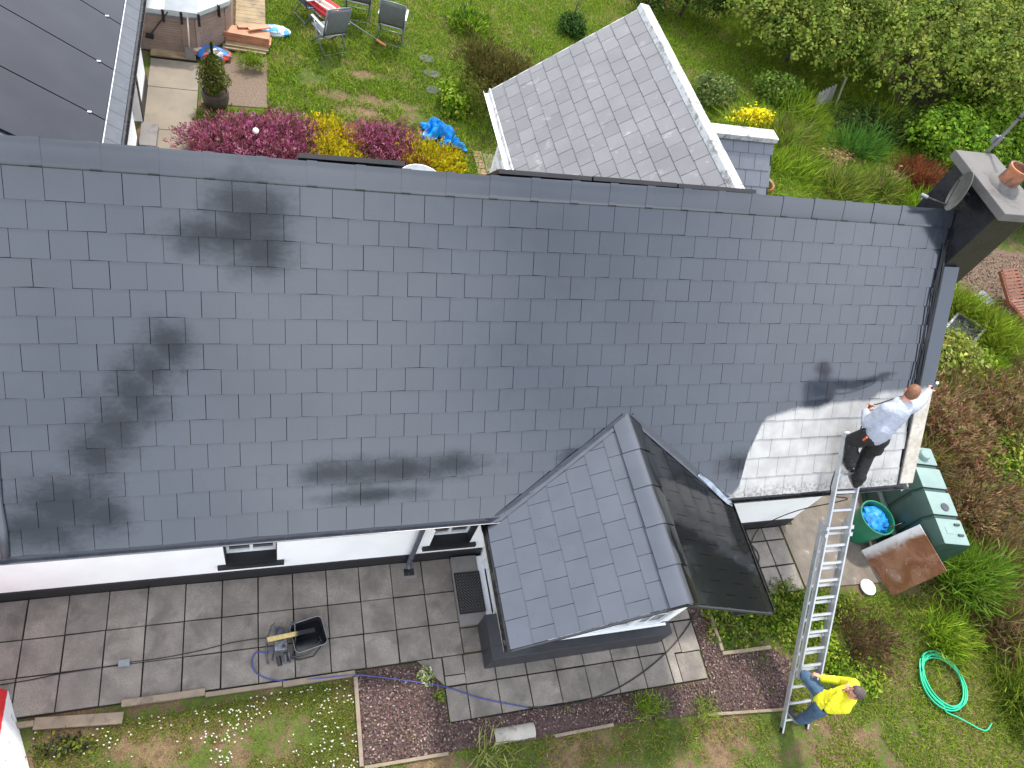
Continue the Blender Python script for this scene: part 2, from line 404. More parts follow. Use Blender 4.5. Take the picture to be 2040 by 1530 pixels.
ORG = {}
def tag(o, label=None, cat=None, group=None, kind=None):
    if label: o['label'] = label
    if cat: o['category'] = cat
    if group: o['group'] = group
    if kind: o['kind'] = kind
    return o
def thing(name, loc, label, cat, group=None):
    o = bpy.data.objects.new(name, None); COL.objects.link(o)
    o.location = loc; o.empty_display_size = .1
    ORG[o.name] = Vector(loc)
    return tag(o, label, cat, group)
def link(name, me, parent=None, org=None):
    o = bpy.data.objects.new(name, me); COL.objects.link(o)
    if parent is not None:
        o.parent = parent; ORG[o.name] = ORG[parent.name]
    else:
        ORG[o.name] = Vector(org) if org is not None else Vector((0, 0, 0)); o.location = ORG[o.name]
    return o
def build(name, mb, mats, parent=None, org=None, smooth=False, bevel=0.0, solid=0.0):
    og = ORG[parent.name] if parent is not None else (Vector(org) if org is not None else Vector((0, 0, 0)))
    me = bpy.data.meshes.new(name)
    me.from_pydata([(v[0] - og.x, v[1] - og.y, v[2] - og.z) for v in mb.v], [], mb.f)
    mats = mats if isinstance(mats, (list, tuple)) else [mats]
    for m in mats: me.materials.append(m)
    if len(mats) > 1: me.polygons.foreach_set('material_index', mb.mi)
    me.validate(); me.update()
    bm = bmesh.new(); bm.from_mesh(me)
    bmesh.ops.recalc_face_normals(bm, faces=bm.faces)
    if bevel:
        bmesh.ops.bevel(bm, geom=[e for e in bm.edges if e.calc_face_angle(0) > .6], offset=bevel, segments=2, affect='EDGES', profile=.6)
    bm.to_mesh(me); bm.free()
    if smooth:
        me.polygons.foreach_set('use_smooth', [True] * len(me.polygons))
        if smooth == 'auto': me.set_sharp_from_angle(angle=math.radians(40))
    o = link(name, me, parent, org)
    if solid:
        md = o.modifiers.new('solid', 'SOLIDIFY'); md.thickness = solid
    return o
def solo(name, mb, mats, label, cat, group=None, org=None, **k):
    if org is None:
        a = np.array(mb.v); org = (float(a[:, 0].mean()), float(a[:, 1].mean()), float(a[:, 2].min()))
    return tag(build(name, mb, mats, None, org, **k), label, cat, group)
def struct(name, mb, mats, kind='structure', **k):
    return tag(build(name, mb, mats, None, (0, 0, 0), **k), kind=kind)

def np_mesh(name, V, F, cols, m, parent=None, org=None, kind=None):
    """V (n,3), F list of equal-length faces array, per-vertex colour"""
    og = ORG[parent.name] if parent is not None else (Vector(org) if org is not None else Vector((0, 0, 0)))
    V = np.asarray(V, dtype=np.float64) - np.array(og)
    me = bpy.data.meshes.new(name); F = np.asarray(F, dtype=np.int32)
    me.vertices.add(len(V)); me.vertices.foreach_set('co', V.astype(np.float32).ravel())
    k = F.shape[1]
    me.loops.add(F.size); me.loops.foreach_set('vertex_index', F.ravel())
    me.polygons.add(len(F)); me.polygons.foreach_set('loop_start', np.arange(0, F.size, k, dtype=np.int32))
    me.polygons.foreach_set('loop_total', np.full(len(F), k, dtype=np.int32))
    if cols is not None:
        at = me.color_attributes.new('Col', 'FLOAT_COLOR', 'POINT')
        C = np.ones((len(V), 4), dtype=np.float32); C[:, :3] = cols
        at.data.foreach_set('color', C.ravel())
    me.materials.append(m); me.update(calc_edges=True); me.validate()
    o = link(name, me, parent, org)
    if kind: o['kind'] = kind
    return o

def pal(n, colors, weights=None, jit=.18):
    colors = np.array(colors, float); w = None if weights is None else np.array(weights, float) / sum(weights)
    c = colors[nrs.choice(len(colors), n, p=w)]
    return np.clip(c * (1 + nrs.normal(0, jit, (n, 1))) * (1 + nrs.normal(0, jit * .3, (n, 3))), .003, .95)

def blades(P, h, w, lean, colors, weights=None, jit=.2, bend=.5, ang=None):
    """grass blades at base points P (n,3): bent tapered strip of 2 faces -> returns V,F(tri),C"""
    n = len(P); a = nrs.uniform(0, 2 * np.pi, n) if ang is None else ang
    hh = h * nrs.uniform(.55, 1.25, n); ww = w * nrs.uniform(.7, 1.3, n)
    ln = np.abs(nrs.normal(lean, lean * .5, n))
    dx, dy = np.cos(a), np.sin(a)
    b = nrs.uniform(0, 2 * np.pi, n); sx, sy = np.cos(b) * ww / 2, np.sin(b) * ww / 2
    mid = P + np.stack([dx * ln * hh * .35, dy * ln * hh * .35, hh * .6], 1)
    tip = P + np.stack([dx * ln * hh, dy * ln * hh, hh * (1 - bend * .35 * np.minimum(ln, 1.6))], 1)
    side = np.stack([sx, sy, np.zeros(n)], 1)
    V = np.stack([P - side, P + side, mid + side * .85, mid - side * .85, tip], 1).reshape(-1, 3)
    i = np.arange(n)[:, None] * 5
    F = np.concatenate([i + [0, 1, 2], i + [0, 2, 3], i + [3, 2, 4]], 0)
    C = np.repeat(pal(n, colors, weights, jit), 5, 0)
    return V, F, C

def leaves(P, N, size, colors, weights=None, jit=.2, aspect=.55, C=None):
    """leaf quads at P, roughly facing N"""
    n = len(P)
    d = nrs.normal(0, 1, (n, 3)); N = N / (np.linalg.norm(N, axis=1, keepdims=True) + 1e-9)
    d -= N * (d * N).sum(1, keepdims=True); d /= np.linalg.norm(d, axis=1, keepdims=True) + 1e-9
    e = np.cross(N, d); L = size * nrs.uniform(.6, 1.35, n)[:, None]; Wd = L * aspect
    V = np.stack([P - d * L / 2, P + e * Wd / 2 + N * L * .08, P + d * L / 2 - N * L * .1, P - e * Wd / 2 + N * L * .08], 1).reshape(-1, 3)
    i = np.arange(n)[:, None] * 4
    F = i + np.array([0, 1, 2, 3])
    if C is None: C = pal(n, colors, weights, jit)
    return V, F, np.repeat(C, 4, 0)

def cat3(parts):
    V, F, C = [], [], []; o = 0
    for v, f, c in parts:
        V.append(v); F.append(f + o); C.append(c); o += len(v)
    return np.concatenate(V), np.concatenate(F), np.concatenate(C)

def vnoise(P, sc_, seed=0):
    """cheap smooth value noise of 2D points"""
    x = P[:, 0] * sc_ + seed * 17.3; y = P[:, 1] * sc_ + seed * 9.1
    return (np.sin(x * 1.7 + np.sin(y * 1.3 + seed)) + np.sin(y * 2.1 + np.sin(x * 1.9 - seed)) + np.sin((x + y) * 1.15 + 2 * np.sin(x * .7 - y * .9))) / 3

def in_poly(x, y, poly):
    poly = np.array(poly, float); ins = np.zeros(len(x), bool); j = len(poly) - 1
    for i in range(len(poly)):
        xi, yi = poly[i]; xj, yj = poly[j]
        with np.errstate(divide='ignore', invalid='ignore'):
            c = ((yi > y) != (yj > y)) & (x < (xj - xi) * (y - yi) / (yj - yi + 1e-12) + xi)
        ins ^= c; j = i
    return ins
def scatter(poly, dens, z=0.0, mask=None):
    poly = np.array(poly, float); lo, hi = poly.min(0), poly.max(0)
    n = int((hi - lo).prod() * dens)
    P = nrs.uniform(lo, hi, (n, 2)); P = P[in_poly(P[:, 0], P[:, 1], poly)]
    if mask is not None: P = P[nrs.uniform(0, 1, len(P)) < mask(P)]
    return np.concatenate([P, np.full((len(P), 1), z)], 1)

# ================================================================== SETTING: ground
def ground_mat():
    m, t, b = new_mat('turf_and_soil'); g = NG(t)
    n1 = g.noise(1.1, 6, .6); n2 = g.noise(9, 6, .65); n3 = g.noise(70, 3, .7)
    soil = g.mix(g.rng(n2, .3, .7), (0.14, 0.092, 0.055, 1), (0.31, 0.195, 0.115, 1))
    green = g.mix(g.rng(n2, .3, .7), (0.055, 0.090, 0.014, 1), (0.115, 0.155, 0.028, 1))
    sp = g.n('ShaderNodeSeparateXYZ'); g.link(g.pos(), sp.inputs[0])
    k = g.rng(g.math('ADD', n1, g.math('MULTIPLY', g.math('SUBTRACT', n2, .5), .7)), .41, .57)
    col = g.mix(k, soil, green)
    col = g.mix(g.rng(n3, .35, .65, 0, .55), col, (0.03, 0.03, 0.012, 1))
    g.put(b.inputs['Base Color'], col); b.inputs['Roughness'].default_value = .95
    b.inputs['Specular IOR Level'].default_value = .15
    g.put(b.inputs['Normal'], g.bump(g.noise(45, 5, .7), .6, .03))
    return m
M_GROUND = ground_mat()
mb = MB()
# one sheet with gentle unevenness, reaching the horizon
xs = [-400, -120, -40, -15] + [x * 1.0 for x in range(-6, 37)] + [45, 70, 140, 400]
ys = [-400, -120, -40, -15] + [y * 1.0 for y in range(-8, 33)] + [45, 70, 140, 400]
vs = []
for y in ys:
    for x in xs: vs.append((x, y, -0.012))
fs = []
nx = len(xs)
for j in range(len(ys) - 1):
    for i in range(nx - 1): fs.append((j * nx + i, j * nx + i + 1, (j + 1) * nx + i + 1, (j + 1) * nx + i))
mb.add(vs, fs)
struct('ground', mb, M_GROUND)

# gravel (plum slate chippings) beds: base sheet + chips
M_GRAVB = mat('gravel_base', (0.075, 0.045, 0.040), .9, var=.35, scale=20, bump=.5, bscale=90)
M_CHIP = leaf_mat('slate_chips', .75, 0.0)
GR1 = [(2.93, -1.03), (3.70, -1.03), (4.00, -1.37), (4.00, -1.81), (7.82, -1.83), (7.9, -2.25), (6.2, -2.17), (5.4, -2.17), (4.0, -2.12), (2.93, -2.09)]
GR2 = [(7.86, -.40), (8.14, -.40), (8.14, -1.52), (9.05, -1.56), (9.25, -1.75), (8.95, -2.36), (7.62, -2.24), (7.84, -1.84)]
for k, poly in enumerate((GR1, GR2)):
    mb = MB(); mb.ngon_prism(poly, -.01, .006 + .002 * k); struct('gravel_bed', mb, M_GRAVB)
P = np.concatenate([scatter(GR1, 2600, .008, lambda p: np.clip(1.05 - .75 * (p[:, 0] > 4.05) * (vnoise(p, 2, 3) > -.1), .2, 1)), scatter(GR2, 2600, .008)])
V, F, C = leaves(P + np.stack([np.zeros(len(P)), np.zeros(len(P)), nrs.uniform(0, .022, len(P))], 1), nrs.normal(0, .55, (len(P), 3)) + [0, 0, 1.0],
                 .034, [(.125, .078, .070), (.20, .135, .125), (.08, .052, .046), (.30, .225, .205), (.14, .10, .075)], [4, 3, 3, 1.5, 3], .25, .6)
np_mesh('slate_chippings', V, F, C, M_CHIP, None, (0, 0, 0), 'stuff')
tag(bpy.data.objects['slate_chippings'], 'plum slate chippings spread around the porch paving', 'gravel')
# soil patches
def soil_patch(name, poly, m, z):
    mb = MB(); mb.ngon_prism(poly, -.011, z); return struct(name, mb, m)
M_MULCH = mat('bark_mulch_base', (0.13, 0.085, 0.055), .95, var=.4, scale=14, bump=.6, bscale=60, fine=.4)
soil_patch('mulch_bed', [(16.6, 4.8), (17.4, 6.8), (19.6, 7.4), (22, 7.0), (21, 4.2), (18.7, 2.6), (17.6, 3.1), (18.3, 4.3)], M_MULCH, .004)
P = scatter([(16.8, 4.8), (17.4, 6.6), (19.6, 7.2), (22, 6.8), (21, 4.2), (18.7, 2.6), (17.6, 3.1), (18.3, 4.3)], 420, .012)
V, F, C = leaves(P, nrs.normal(0, .5, (len(P), 3)) + [0, 0, 1.], .055, [(.16, .10, .065), (.24, .17, .12), (.08, .05, .035), (.34, .27, .21)], [4, 3, 3, 1], .25, .5)
tag(np_mesh('bark_chippings', V, F, C, M_CHIP, None, (0, 0, 0), 'stuff'), 'bark chippings around the wooden lounger', 'mulch')
soil_patch('pebble_bed', [(.74, 10.15), (1.98, 10.2), (2.0, 11.95), (.74, 11.4)], mat('pinkish_pebbles', (.165, .115, .08), .9, var=.3, scale=30, fine=.4, bump=.5), .003)

# ------------------------------------------------------------------ paving
mb = MB(); mb.b2((-2.6, -1.01, -.03), (4.33, .345, -.002)); mb.b2((4.02, -1.81, -.031), (7.80, -1.0, -.003)); mb.b2((7.1, -1.02, -.029), (7.84, -.2, -.004)); mb.b2((9.33, -.77, -.03), (10.03, .345, -.0035))
paving = struct('paving', mb, M_JOINT)
def slab(x0, x1, y0, y1, j=.007, poly=None):
    mb = MB(); dz = rnd.uniform(-.002, .003); t = [rnd.uniform(-.0025, .0025) for _ in range(4)]
    if poly is None: poly = [(x0 + j, y0 + j), (x1 - j, y0 + j), (x1 - j, y1 - j), (x0 + j, y1 - j)]
    top = [(p[0] + rnd.uniform(-.003, .003), p[1] + rnd.uniform(-.003, .003), .022 + dz + t[i % 4]) for i, p in enumerate(poly)]
    n = len(top)
    mb.add([(p[0], p[1], -.02) for p in top] + top, [tuple(range(n, 2 * n))] + [(i, (i + 1) % n, n + (i + 1) % n, n + i) for i in range(n)])
    return build('paving_slab', mb, M_SLAB, paving, bevel=.004)
XJ = [.45 + .4325 * k for k in range(-7, 10)]
YJ = [.34, -.14, -.57, -1.0]
for i in range(len(XJ) - 1):
    for j in range(3):
        x1 = min(XJ[i + 1], 4.33)
        if x1 - XJ[i] > .1: slab(XJ[i], x1, YJ[j + 1], YJ[j])
slab(4.33, 4.60, -.99, -.66); slab(4.03, 4.31, -1.24, -1.0); slab(4.31, 4.60, -1.24, -1.0); slab(4.03, 4.31, -1.37, -1.24)
slab(0, 0, 0, 0, poly=[(3.70, -1.005), (4.02, -1.36), (4.02, -1.005)])
XF = [4.02, 4.30, 4.72, 5.15, 5.57, 5.99, 6.42, 6.84, 7.26, 7.40, 7.81]
for i in range(len(XF) - 1):
    slab(XF[i], XF[i + 1], -1.80, -1.38 if XF[i] < 7.3 else -1.41)
for i in range(1, 8): slab(XF[i], XF[i + 1], -1.375, -1.21)
slab(7.26, 7.52, -1.40, -.97); slab(7.52, 7.83, -1.41, -.97); slab(7.42, 7.83, -.96, -.55); slab(7.42, 7.83, -.54, -.2)
for (a, b_) in ((9.36, 9.66), (9.67, 10.02)):
    for (c, d) in ((-.76, -.33), (-.32, .10), (.11, .33)): slab(a, b_, c, d)
# stained concrete pad by the gable, rear path
mb = MB(); mb.ngon_prism([(10.06, -.74), (11.55, -.80), (12.3, -.6), (12.5, .45), (12.1, 2.2), (10.3, 2.2), (10.3, .34), (10.06, .34)], -.02, .012)
struct('concrete_pad', mb, M_BRCONC)
path = struct('garden_path', MB().b2((-.25, 5.6, -.03), (.68, 11.46, -.006)), M_JOINT)
for y0, y1 in ((10.52, 11.44), (9.24, 10.505), (7.6, 9.225), (5.7, 7.585)):
    build('path_slab', MB().b2((-.243, y0, -.02), (.67, y1, .012)), M_PATHC, path, bevel=.005)
mb = MB(); mb.b2((6.42, 7.2, -.02), (7.6, 9.35, .014)); struct('rear_patio', mb, M_PATHC)
mb = MB()
for k in range(14):
    mb.box((6.30, 9.3 - k * .19, .005), (.19, .17, .05))
struct('brick_edging', mb, mat('brown_brick', (.26, .16, .10), .85, var=.2, objvar=.2))

# ================================================================== MAIN COTTAGE
house = thing('cottage', (4, 1.5, 0), 'long white cottage with glossy blue-grey slate roof and black chimney', 'house')
# front wall with openings (deep sills at .45)
WIN = [(1.38, 1.99), (3.96, 4.53)]
ZS, ZT = .53, 1.95
mb = MB()
xs = [-3.0]
for a, b_ in WIN: xs += [a, b_]
xs += [10.15]
for i in range(0, len(xs), 2): mb.b2((xs[i], .36, 0), (xs[i + 1], .80, 2.22))
for a, b_ in WIN:
    mb.b2((a, .361, 0), (b_, .80, ZS - .03)); mb.b2((a, .361, ZT), (b_, .80, 2.219))
mb.b2((9.85, .80, 0), (10.149, 4.65, 2.215)); mb.b2((-3, 4.65, 0), (10.15, 4.95, 2.22))
wall = build('wall', mb, M_WHITE, house)
# gable triangle
mb = MB(); G = [(.0, 2.2), (5.0, 2.2), (2.5, 4.95)]
mb.add([(9.86, y, z) for y, z in G] + [(10.148, y, z) for y, z in G], [(0, 1, 2), (5, 4, 3), (0, 3, 4, 1), (1, 4, 5, 2), (2, 5, 3, 0)])
build('gable', mb, M_WHITE, house)
# plinth
mb = MB(); mb.b2((-3, .338, 0), (4.77, .36, .265)); mb.b2((7.2, .338, 0), (10.17, .36, .26)); mb.b2((10.15, .36, 0), (10.17, 4.9, .26))
build('plinth', mb, M_BLACK, house)
def window(parent, x0, x1):
    w = build('window', MB().b2((x0, .50, ZS), (x0 + .045, .56, ZT)).b2((x1 - .045, .50, ZS), (x1, .56, ZT)).b2((x0 + .045, .50, ZS), (x1 - .045, .56, ZS + .06)).b2((x0 + .045, .50, ZT - .05), (x1 - .045, .56, ZT)), M_UPVC, parent, bevel=.004)
    xm = (x0 + x1) / 2
    build('glazing_bar', MB().b2((xm - .02, .505, ZS + .06), (xm + .02, .555, ZT - .05)), M_UPVC, w)
    build('glazing_bar', MB().b2((x0 + .045, .507, ZS + .42), (x1 - .045, .553, ZS + .45)), M_UPVC, w)
    for a, b_ in ((x0 + .045, xm - .02), (xm + .02, x1 - .045)):
        build('pane', MB().b2((a, .528, ZS + .06), (b_, .534, ZT - .05)), M_GLASS, w)
        build('curtain', MB().b2((a + .02, .60, ZS + .02), (b_ - .02, .61, ZT)), mat('red_brown_curtain', (.16, .06, .04), .9, var=.5, scale=9), w)
    build('reveal', MB().b2((x0 - .0, .363, ZS), (x0 + .012, .50, ZT)).b2((x1 - .012, .363, ZS), (x1, .50, ZT)), M_BLACK, w)
    mb = MB(); mb.b2((x0 - .095, .308, ZS - .08), (x1 + .085, .358, ZS - .005)); mb.b2((x0 + .003, .358, ZS - .085), (x1 - .003, .60, ZS - .006))
    build('sill', mb, M_BLACK, w, bevel=.006)
    mb = MB(); mb.b2((x0 - .05, .352, ZS), (x0, .3605, 2.2)); mb.b2((x1, .352, ZS), (x1 + .05, .3605, 2.2))
    return w
for a, b_ in WIN: window(house, a, b_)

# ---- roof: underlay + slates
RX0, RX1 = -2.4, 10.40
def sag(x, s): return -.032 * math.exp(-((x - 3.4) / 1.9) ** 2) * max(min(s / 3.4, 1), 0) ** 1.5
mb = MB()
q = []
nxs = 24
for s in (-.02, 1.2, 2.4, 3.74):
    for k in range(nxs + 1):
        x = RX0 + (RX1 - RX0) * k / nxs; p = RP(x, s, -.012); p.z += sag(x, s); q.append(p)
mb.add(q, [(j * (nxs + 1) + k, j * (nxs + 1) + k + 1, (j + 1) * (nxs + 1) + k + 1, (j + 1) * (nxs + 1) + k) for j in range(3) for k in range(nxs)])
RY = 2 * 3.75 * CP
mb.add([(RX0, 2.503, 5.065), (RX1, 2.503, 5.065), (RX1, RY + .05, 2.26), (RX0, RY + .05, 2.26)], [(0, 1, 2, 3)])
roof = build('roof', mb, M_UNDER, house)
def slate_verts(x0, x1, s_tail, length, P, lift=.009, th=.006, jit=.0010):
    """slate on a slope given by P(x,s,off); tail at s_tail, head at s_tail+length"""
    j = lambda k: rnd.uniform(-k, k)
    a = j(.004); t0, t1 = s_tail + j(.003) + a, s_tail + j(.003) - a
    l0, l1 = lift + abs(j(.001)), lift + abs(j(.001)); g = .0025
    x0 += g + j(jit); x1 -= g + j(jit)
    b = [P(x0, t0, l0), P(x1, t1, l1), P(x1, s_tail + length, .0), P(x0, s_tail + length, .0)]
    t = [P(x0, t0, l0 + th), P(x1, t1, l1 + th), P(x1, s_tail + length, th), P(x0, s_tail + length, th)]
    return b, t
def RPs(x, s, off): p = RP(x, s, off); p.z += sag(x, s); return p
sl_list = []
tails = [GA * (13 - k) for k in range(14)]            # course k: tail position
tails[0] -= .005; tails[12] -= .015; tails[13] = -.035
for k, st in enumerate(tails):
    ln = (3.70 - st) if k == 0 else (tails[k - 1] - st - .0035)
    off = 0.0 if (k % 2 == 1) else .15
    x = RX0 - .3 + off
    while x < 10.40:
        x0, x1 = max(x, RX0), min(x + .3, 10.39)
        if x1 - x0 > .05:
            b, t = slate_verts(x0, x1, st, ln, RPs)
            c = (b[0] + b[2]) / 2
            # slates hidden under the porch roof are left out
            hid = (c.y < .72 and abs(c.x - 5.974) < (0.735 - c.y) / .735 * 1.50 - .26)
            if not hid: sl_list.append(((c - CAMLOC).length if c.x > -.75 else 99, b, t))
        x += .3
sl_list.sort(key=lambda q: q[0])
for d, b, t in sl_list[:300]:
    build('slate', MB().hexa(b, t), M_ROOF, roof)
mb = MB()
for d, b, t in sl_list[300:]: mb.hexa(b, t)
tag(build('slate_field', mb, M_ROOF, roof), kind='stuff')
# ridge tiles: angled, lapped
def ridge_tile(x0, x1, up):
    mb = MB(); prof = []
    w = .245
    for k in range(-6, 7):
        u = k / 6.0; y = u * w * CP * .92; z = -abs(u) ** 1.15 * w * SP
        prof.append((y, z))
    vs = []
    for dz in (0.0, -.014):
        for x in (x0, x1):
            for y, z in prof: vs.append((x, 2.505 + y, 5.128 + z + dz + up + sag(x, 3.4)))
    n = len(prof); fs = []
    for i in range(n - 1):
        fs += [(i, i + 1, n + i + 1, n + i), (2 * n + i, 3 * n + i, 3 * n + i + 1, 2 * n + i + 1), (i, 2 * n + i, 2 * n + i + 1, i + 1), (n + i, n + i + 1, 3 * n + i + 1, 3 * n + i)]
    fs += [(0, n, 3 * n, 2 * n), (n - 1, 3 * n - 1, 4 * n - 1, 2 * n - 1)]
    mb.add(vs, fs)
    return mb
x = -2.4; k = 0
while x < 10.35:
    L = rnd.choice((.445, .45, .455)) if x > .1 else .50
    e = min(x + L, 10.39)
    if e - x > .08:
        rt = build('ridge_tile', ridge_tile(x, e + .002, rnd.uniform(-.003, .003)), M_ROOF, roof, smooth='auto')
        if x > .1 and e < 10.2:
            build('lap_band', ridge_tile(x - .045, x + .05, .009), M_ROOF, rt, smooth='auto')
    x = e
# gutter (half round), fascia
def half_gutter(p0, p1, r, name, m, parent, up=Vector((0, 0, 1))):
    p0, p1 = Vector(p0), Vector(p1); d = (p1 - p0).normalized(); sd = d.cross(up).normalized()
    mb = MB(); n = 8; vs = []
    for p in (p0, p1):
        for rr in (r, r - .006):
            for k in range(n + 1):
                a = math.pi * k / n
                vs.append(p + sd * math.cos(a) * rr - up * math.sin(a) * rr)
    m1 = n + 1; fs = []
    for k in range(n):
        fs += [(k, k + 1, 2 * m1 + k + 1, 2 * m1 + k), (m1 + k, 3 * m1 + k, 3 * m1 + k + 1, m1 + k + 1), (k, m1 + k, m1 + k + 1, k + 1), (2 * m1 + k, 2 * m1 + k + 1, 3 * m1 + k + 1, 3 * m1 + k)]
    fs += [(0, 2 * m1, 3 * m1, m1), (n, m1 + n, 3 * m1 + n, 2 * m1 + n)]
    mb.add(vs, fs)
    return build(name, mb, m, parent, smooth='auto')
half_gutter((-2.4, -.045, 2.262), (4.44, -.045, 2.262), .055, 'gutter', M_GUT, house)
half_gutter((7.53, -.045, 2.262), (10.62, -.045, 2.262), .055, 'gutter', M_GUTB, house)
mb = MB(); mb.b2((-2.4, .02, 2.08), (4.5, .045, 2.27)); mb.b2((7.45, .02, 2.08), (10.5, .045, 2.27)); mb.b2((-2.4, .046, 2.08), (10.2, .36, 2.10))
build('fascia', mb, M_GUT, house)
# right verge: raised cement strip, painted above, bare below
def verge_mat():
    m, t, b = new_mat('verge_cement'); g = NG(t)
    sp = g.n('ShaderNodeSeparateXYZ'); g.link(g.pos(), sp.inputs[0])
    k = g.rng(g.math('ADD', sp.outputs[1], g.math('MULTIPLY', g.noise(6, 5), .10)), .93, .98)
    n = g.noise(7, 6, .65)
    bare = g.mix(g.rng(n, .3, .7), (.40, .35, .28, 1), (.58, .54, .47, 1))
    bare = g.mix(g.rng(g.noise(13, 5, .7), .56, .68, 0, .7), bare, (.33, .27, .20, 1))
    g.put(b.inputs['Base Color'], g.mix(k, bare, (.068, .078, .094, 1)))
    g.put(b.inputs['Roughness'], g.rng(k, 0, 1, .85, .3, False))
    g.put(b.inputs['Normal'], g.bump(g.noise(40, 4, .7), .25, .01))
    return m
mb = MB()
mb.hexa([RP(10.385, -.01, .0), RP(10.64, -.01, .0), RP(10.66, 3.05, .0), RP(10.385, 3.05, .0)], [RP(10.40, -.01, .045), RP(10.62, -.01, .055), RP(10.645, 3.05, .055), RP(10.40, 3.05, .045)])
build('verge', mb, verge_mat(), house, bevel=.008)
mb = MB(); mb.hexa([RP(10.37, -.03, .0), RP(10.40, -.03, .0), RP(10.40, 3.4, .0), RP(10.37, 3.4, .0)], [RP(10.375, -.03, .03), RP(10.398, -.03, .03), RP(10.398, 3.4, .03), RP(10.375, 3.4, .03)])
build('verge_upstand', mb, M_GUTB, house)
# lead roll at the left abutment
mb = MB(); mb.tube([RPs(-.44, s, .03) for s in np.linspace(-.04, 3.55, 14)], [.035 + .008 * math.sin(k * 2.1) for k in range(14)], 8)
build('lead_roll', mb, M_GUT, house, smooth=True)
# chimney
ch = build('chimney', MB().b2((10.41, 2.03, 3.9), (10.97, 3.0, 5.485)), M_CHIMB, house, bevel=.012)
build('cap', MB().b2((10.34, 1.93, 5.485), (11.03, 3.10, 5.60)), M_CAP, ch, bevel=.01)
build('mortar_collar', MB().lathe([(.21, 5.601), (.20, 5.62), (.165, 5.655), (.14, 5.66)], 20, (10.72, 2.47, 0)), M_CAP, ch, smooth='auto')
build('pot', MB().lathe([(.130, 5.63), (.118, 5.83), (.135, 5.835), (.138, 5.87), (.115, 5.872), (.108, 5.82), (.112, 5.66)], 28, (10.72, 2.47, 0), cap=False), M_TERRA, ch, smooth='auto')
mb = MB(); mb.b2((10.35, 2.0, 4.45), (10.41, 3.02, 4.62))
# downpipe with shoe
dp = build('downpipe', MB().tube([(3.74, -.05, 2.2), (3.74, -.02, 2.08), (3.74, .28, 1.86), (3.74, .29, 1.7), (3.73, .29, .12), (3.73, .24, .06)], .036, 12), M_GUT, house, smooth='auto')
mb = MB(); mb.b2((3.62, .10, .0), (3.84, .33, .028)); build('gully', mb, M_CONC, dp, bevel=.005)
build('gully_grate', MB().b2((3.66, .14, .029), (3.80, .24, .034)), M_GUTB, dp)
# solar panels on the rear slope, upper edges just above the ridge
def rear_panel(x0, x1, nm, up=.0, dx=0):
    n = Vector((0, SP, CP)); e = Vector((0, CP, -SP)); A = Vector((0, 2.565, 5.085 + up))
    t = thing('solar_panel', (x0, 3.2, 3.5), nm, 'solar panel', 'solar panels behind the ridge')
    q = [A + Vector((x0, 0, 0)), A + Vector((x1, 0, 0)), A + e * 1.65 + Vector((x1, 0, 0)), A + e * 1.65 + Vector((x0, 0, 0))]
    build('frame', MB().hexa([p + n * .0 for p in q], [p + n * .045 for p in q]), M_FRAMEB, t)
    q2 = [A + e * .02 + Vector((x0 + .02, 0, 0)), A + e * .02 + Vector((x1 - .02, 0, 0)), A + e * 1.63 + Vector((x1 - .02, 0, 0)), A + e * 1.63 + Vector((x0 + .02, 0, 0))]
    build('glass', MB().hexa([p + n * .046 for p in q2], [p + n * .049 for p in q2]), M_PANEL, t)
    mb = MB()
    for s in (.3, 1.3): mb.box(A + e * s + n * -.03 + Vector(((x0 + x1) / 2, 0, 0)), (x1 - x0 - .1, .04, .05))
    build('rail', mb, M_ALU, t)
rear_panel(2.24, 3.25, 'thin dark edge of lone solar panel above ridge beside yellow heather')
rear_panel(4.22, 5.27, 'dark solar panel edge above ridge by the white rear post')
rear_panel(5.29, 6.32, 'middle one of three dark solar panel edges above ridge', .004)
rear_panel(6.34, 7.38, 'dark solar panel edge above ridge below the white coping')

# ================================================================== PORCH
porch = thing('porch', (5.97, -.5, 0), 'gabled entrance porch with grey slate roof, black plinth and white windows', 'porch')
PX, PZ, PE, PEZ, PYF = 5.974, 3.13, 1.635, 2.19, -1.475
PPT = math.atan2(PZ - PEZ, PE); PC, PS = math.cos(PPT), math.sin(PPT); PL = PE / PC
def PR(side):
    def f(y, s, off=0.0):        # s from eave up slope
        x = PX + side * (PE - s * PC) + side * off * PS
        return Vector((x, y, PEZ + s * PS + off * PC))
    return f
def valley_y(z): return (z - EAVE) / SP * CP        # main roof plane at height z
mb = MB()
for sd in (-1, 1):
    f = PR(sd)
    a, b_, c, d = f(PYF, 0, -.006), f(.25, 0, -.006), f(.85, PL, -.006), f(PYF, PL, -.006)
    mb.slab([a, b_, c, d], (sd * PS, 0, PC), .03)
proof = build('roof', mb, M_UNDER, porch)
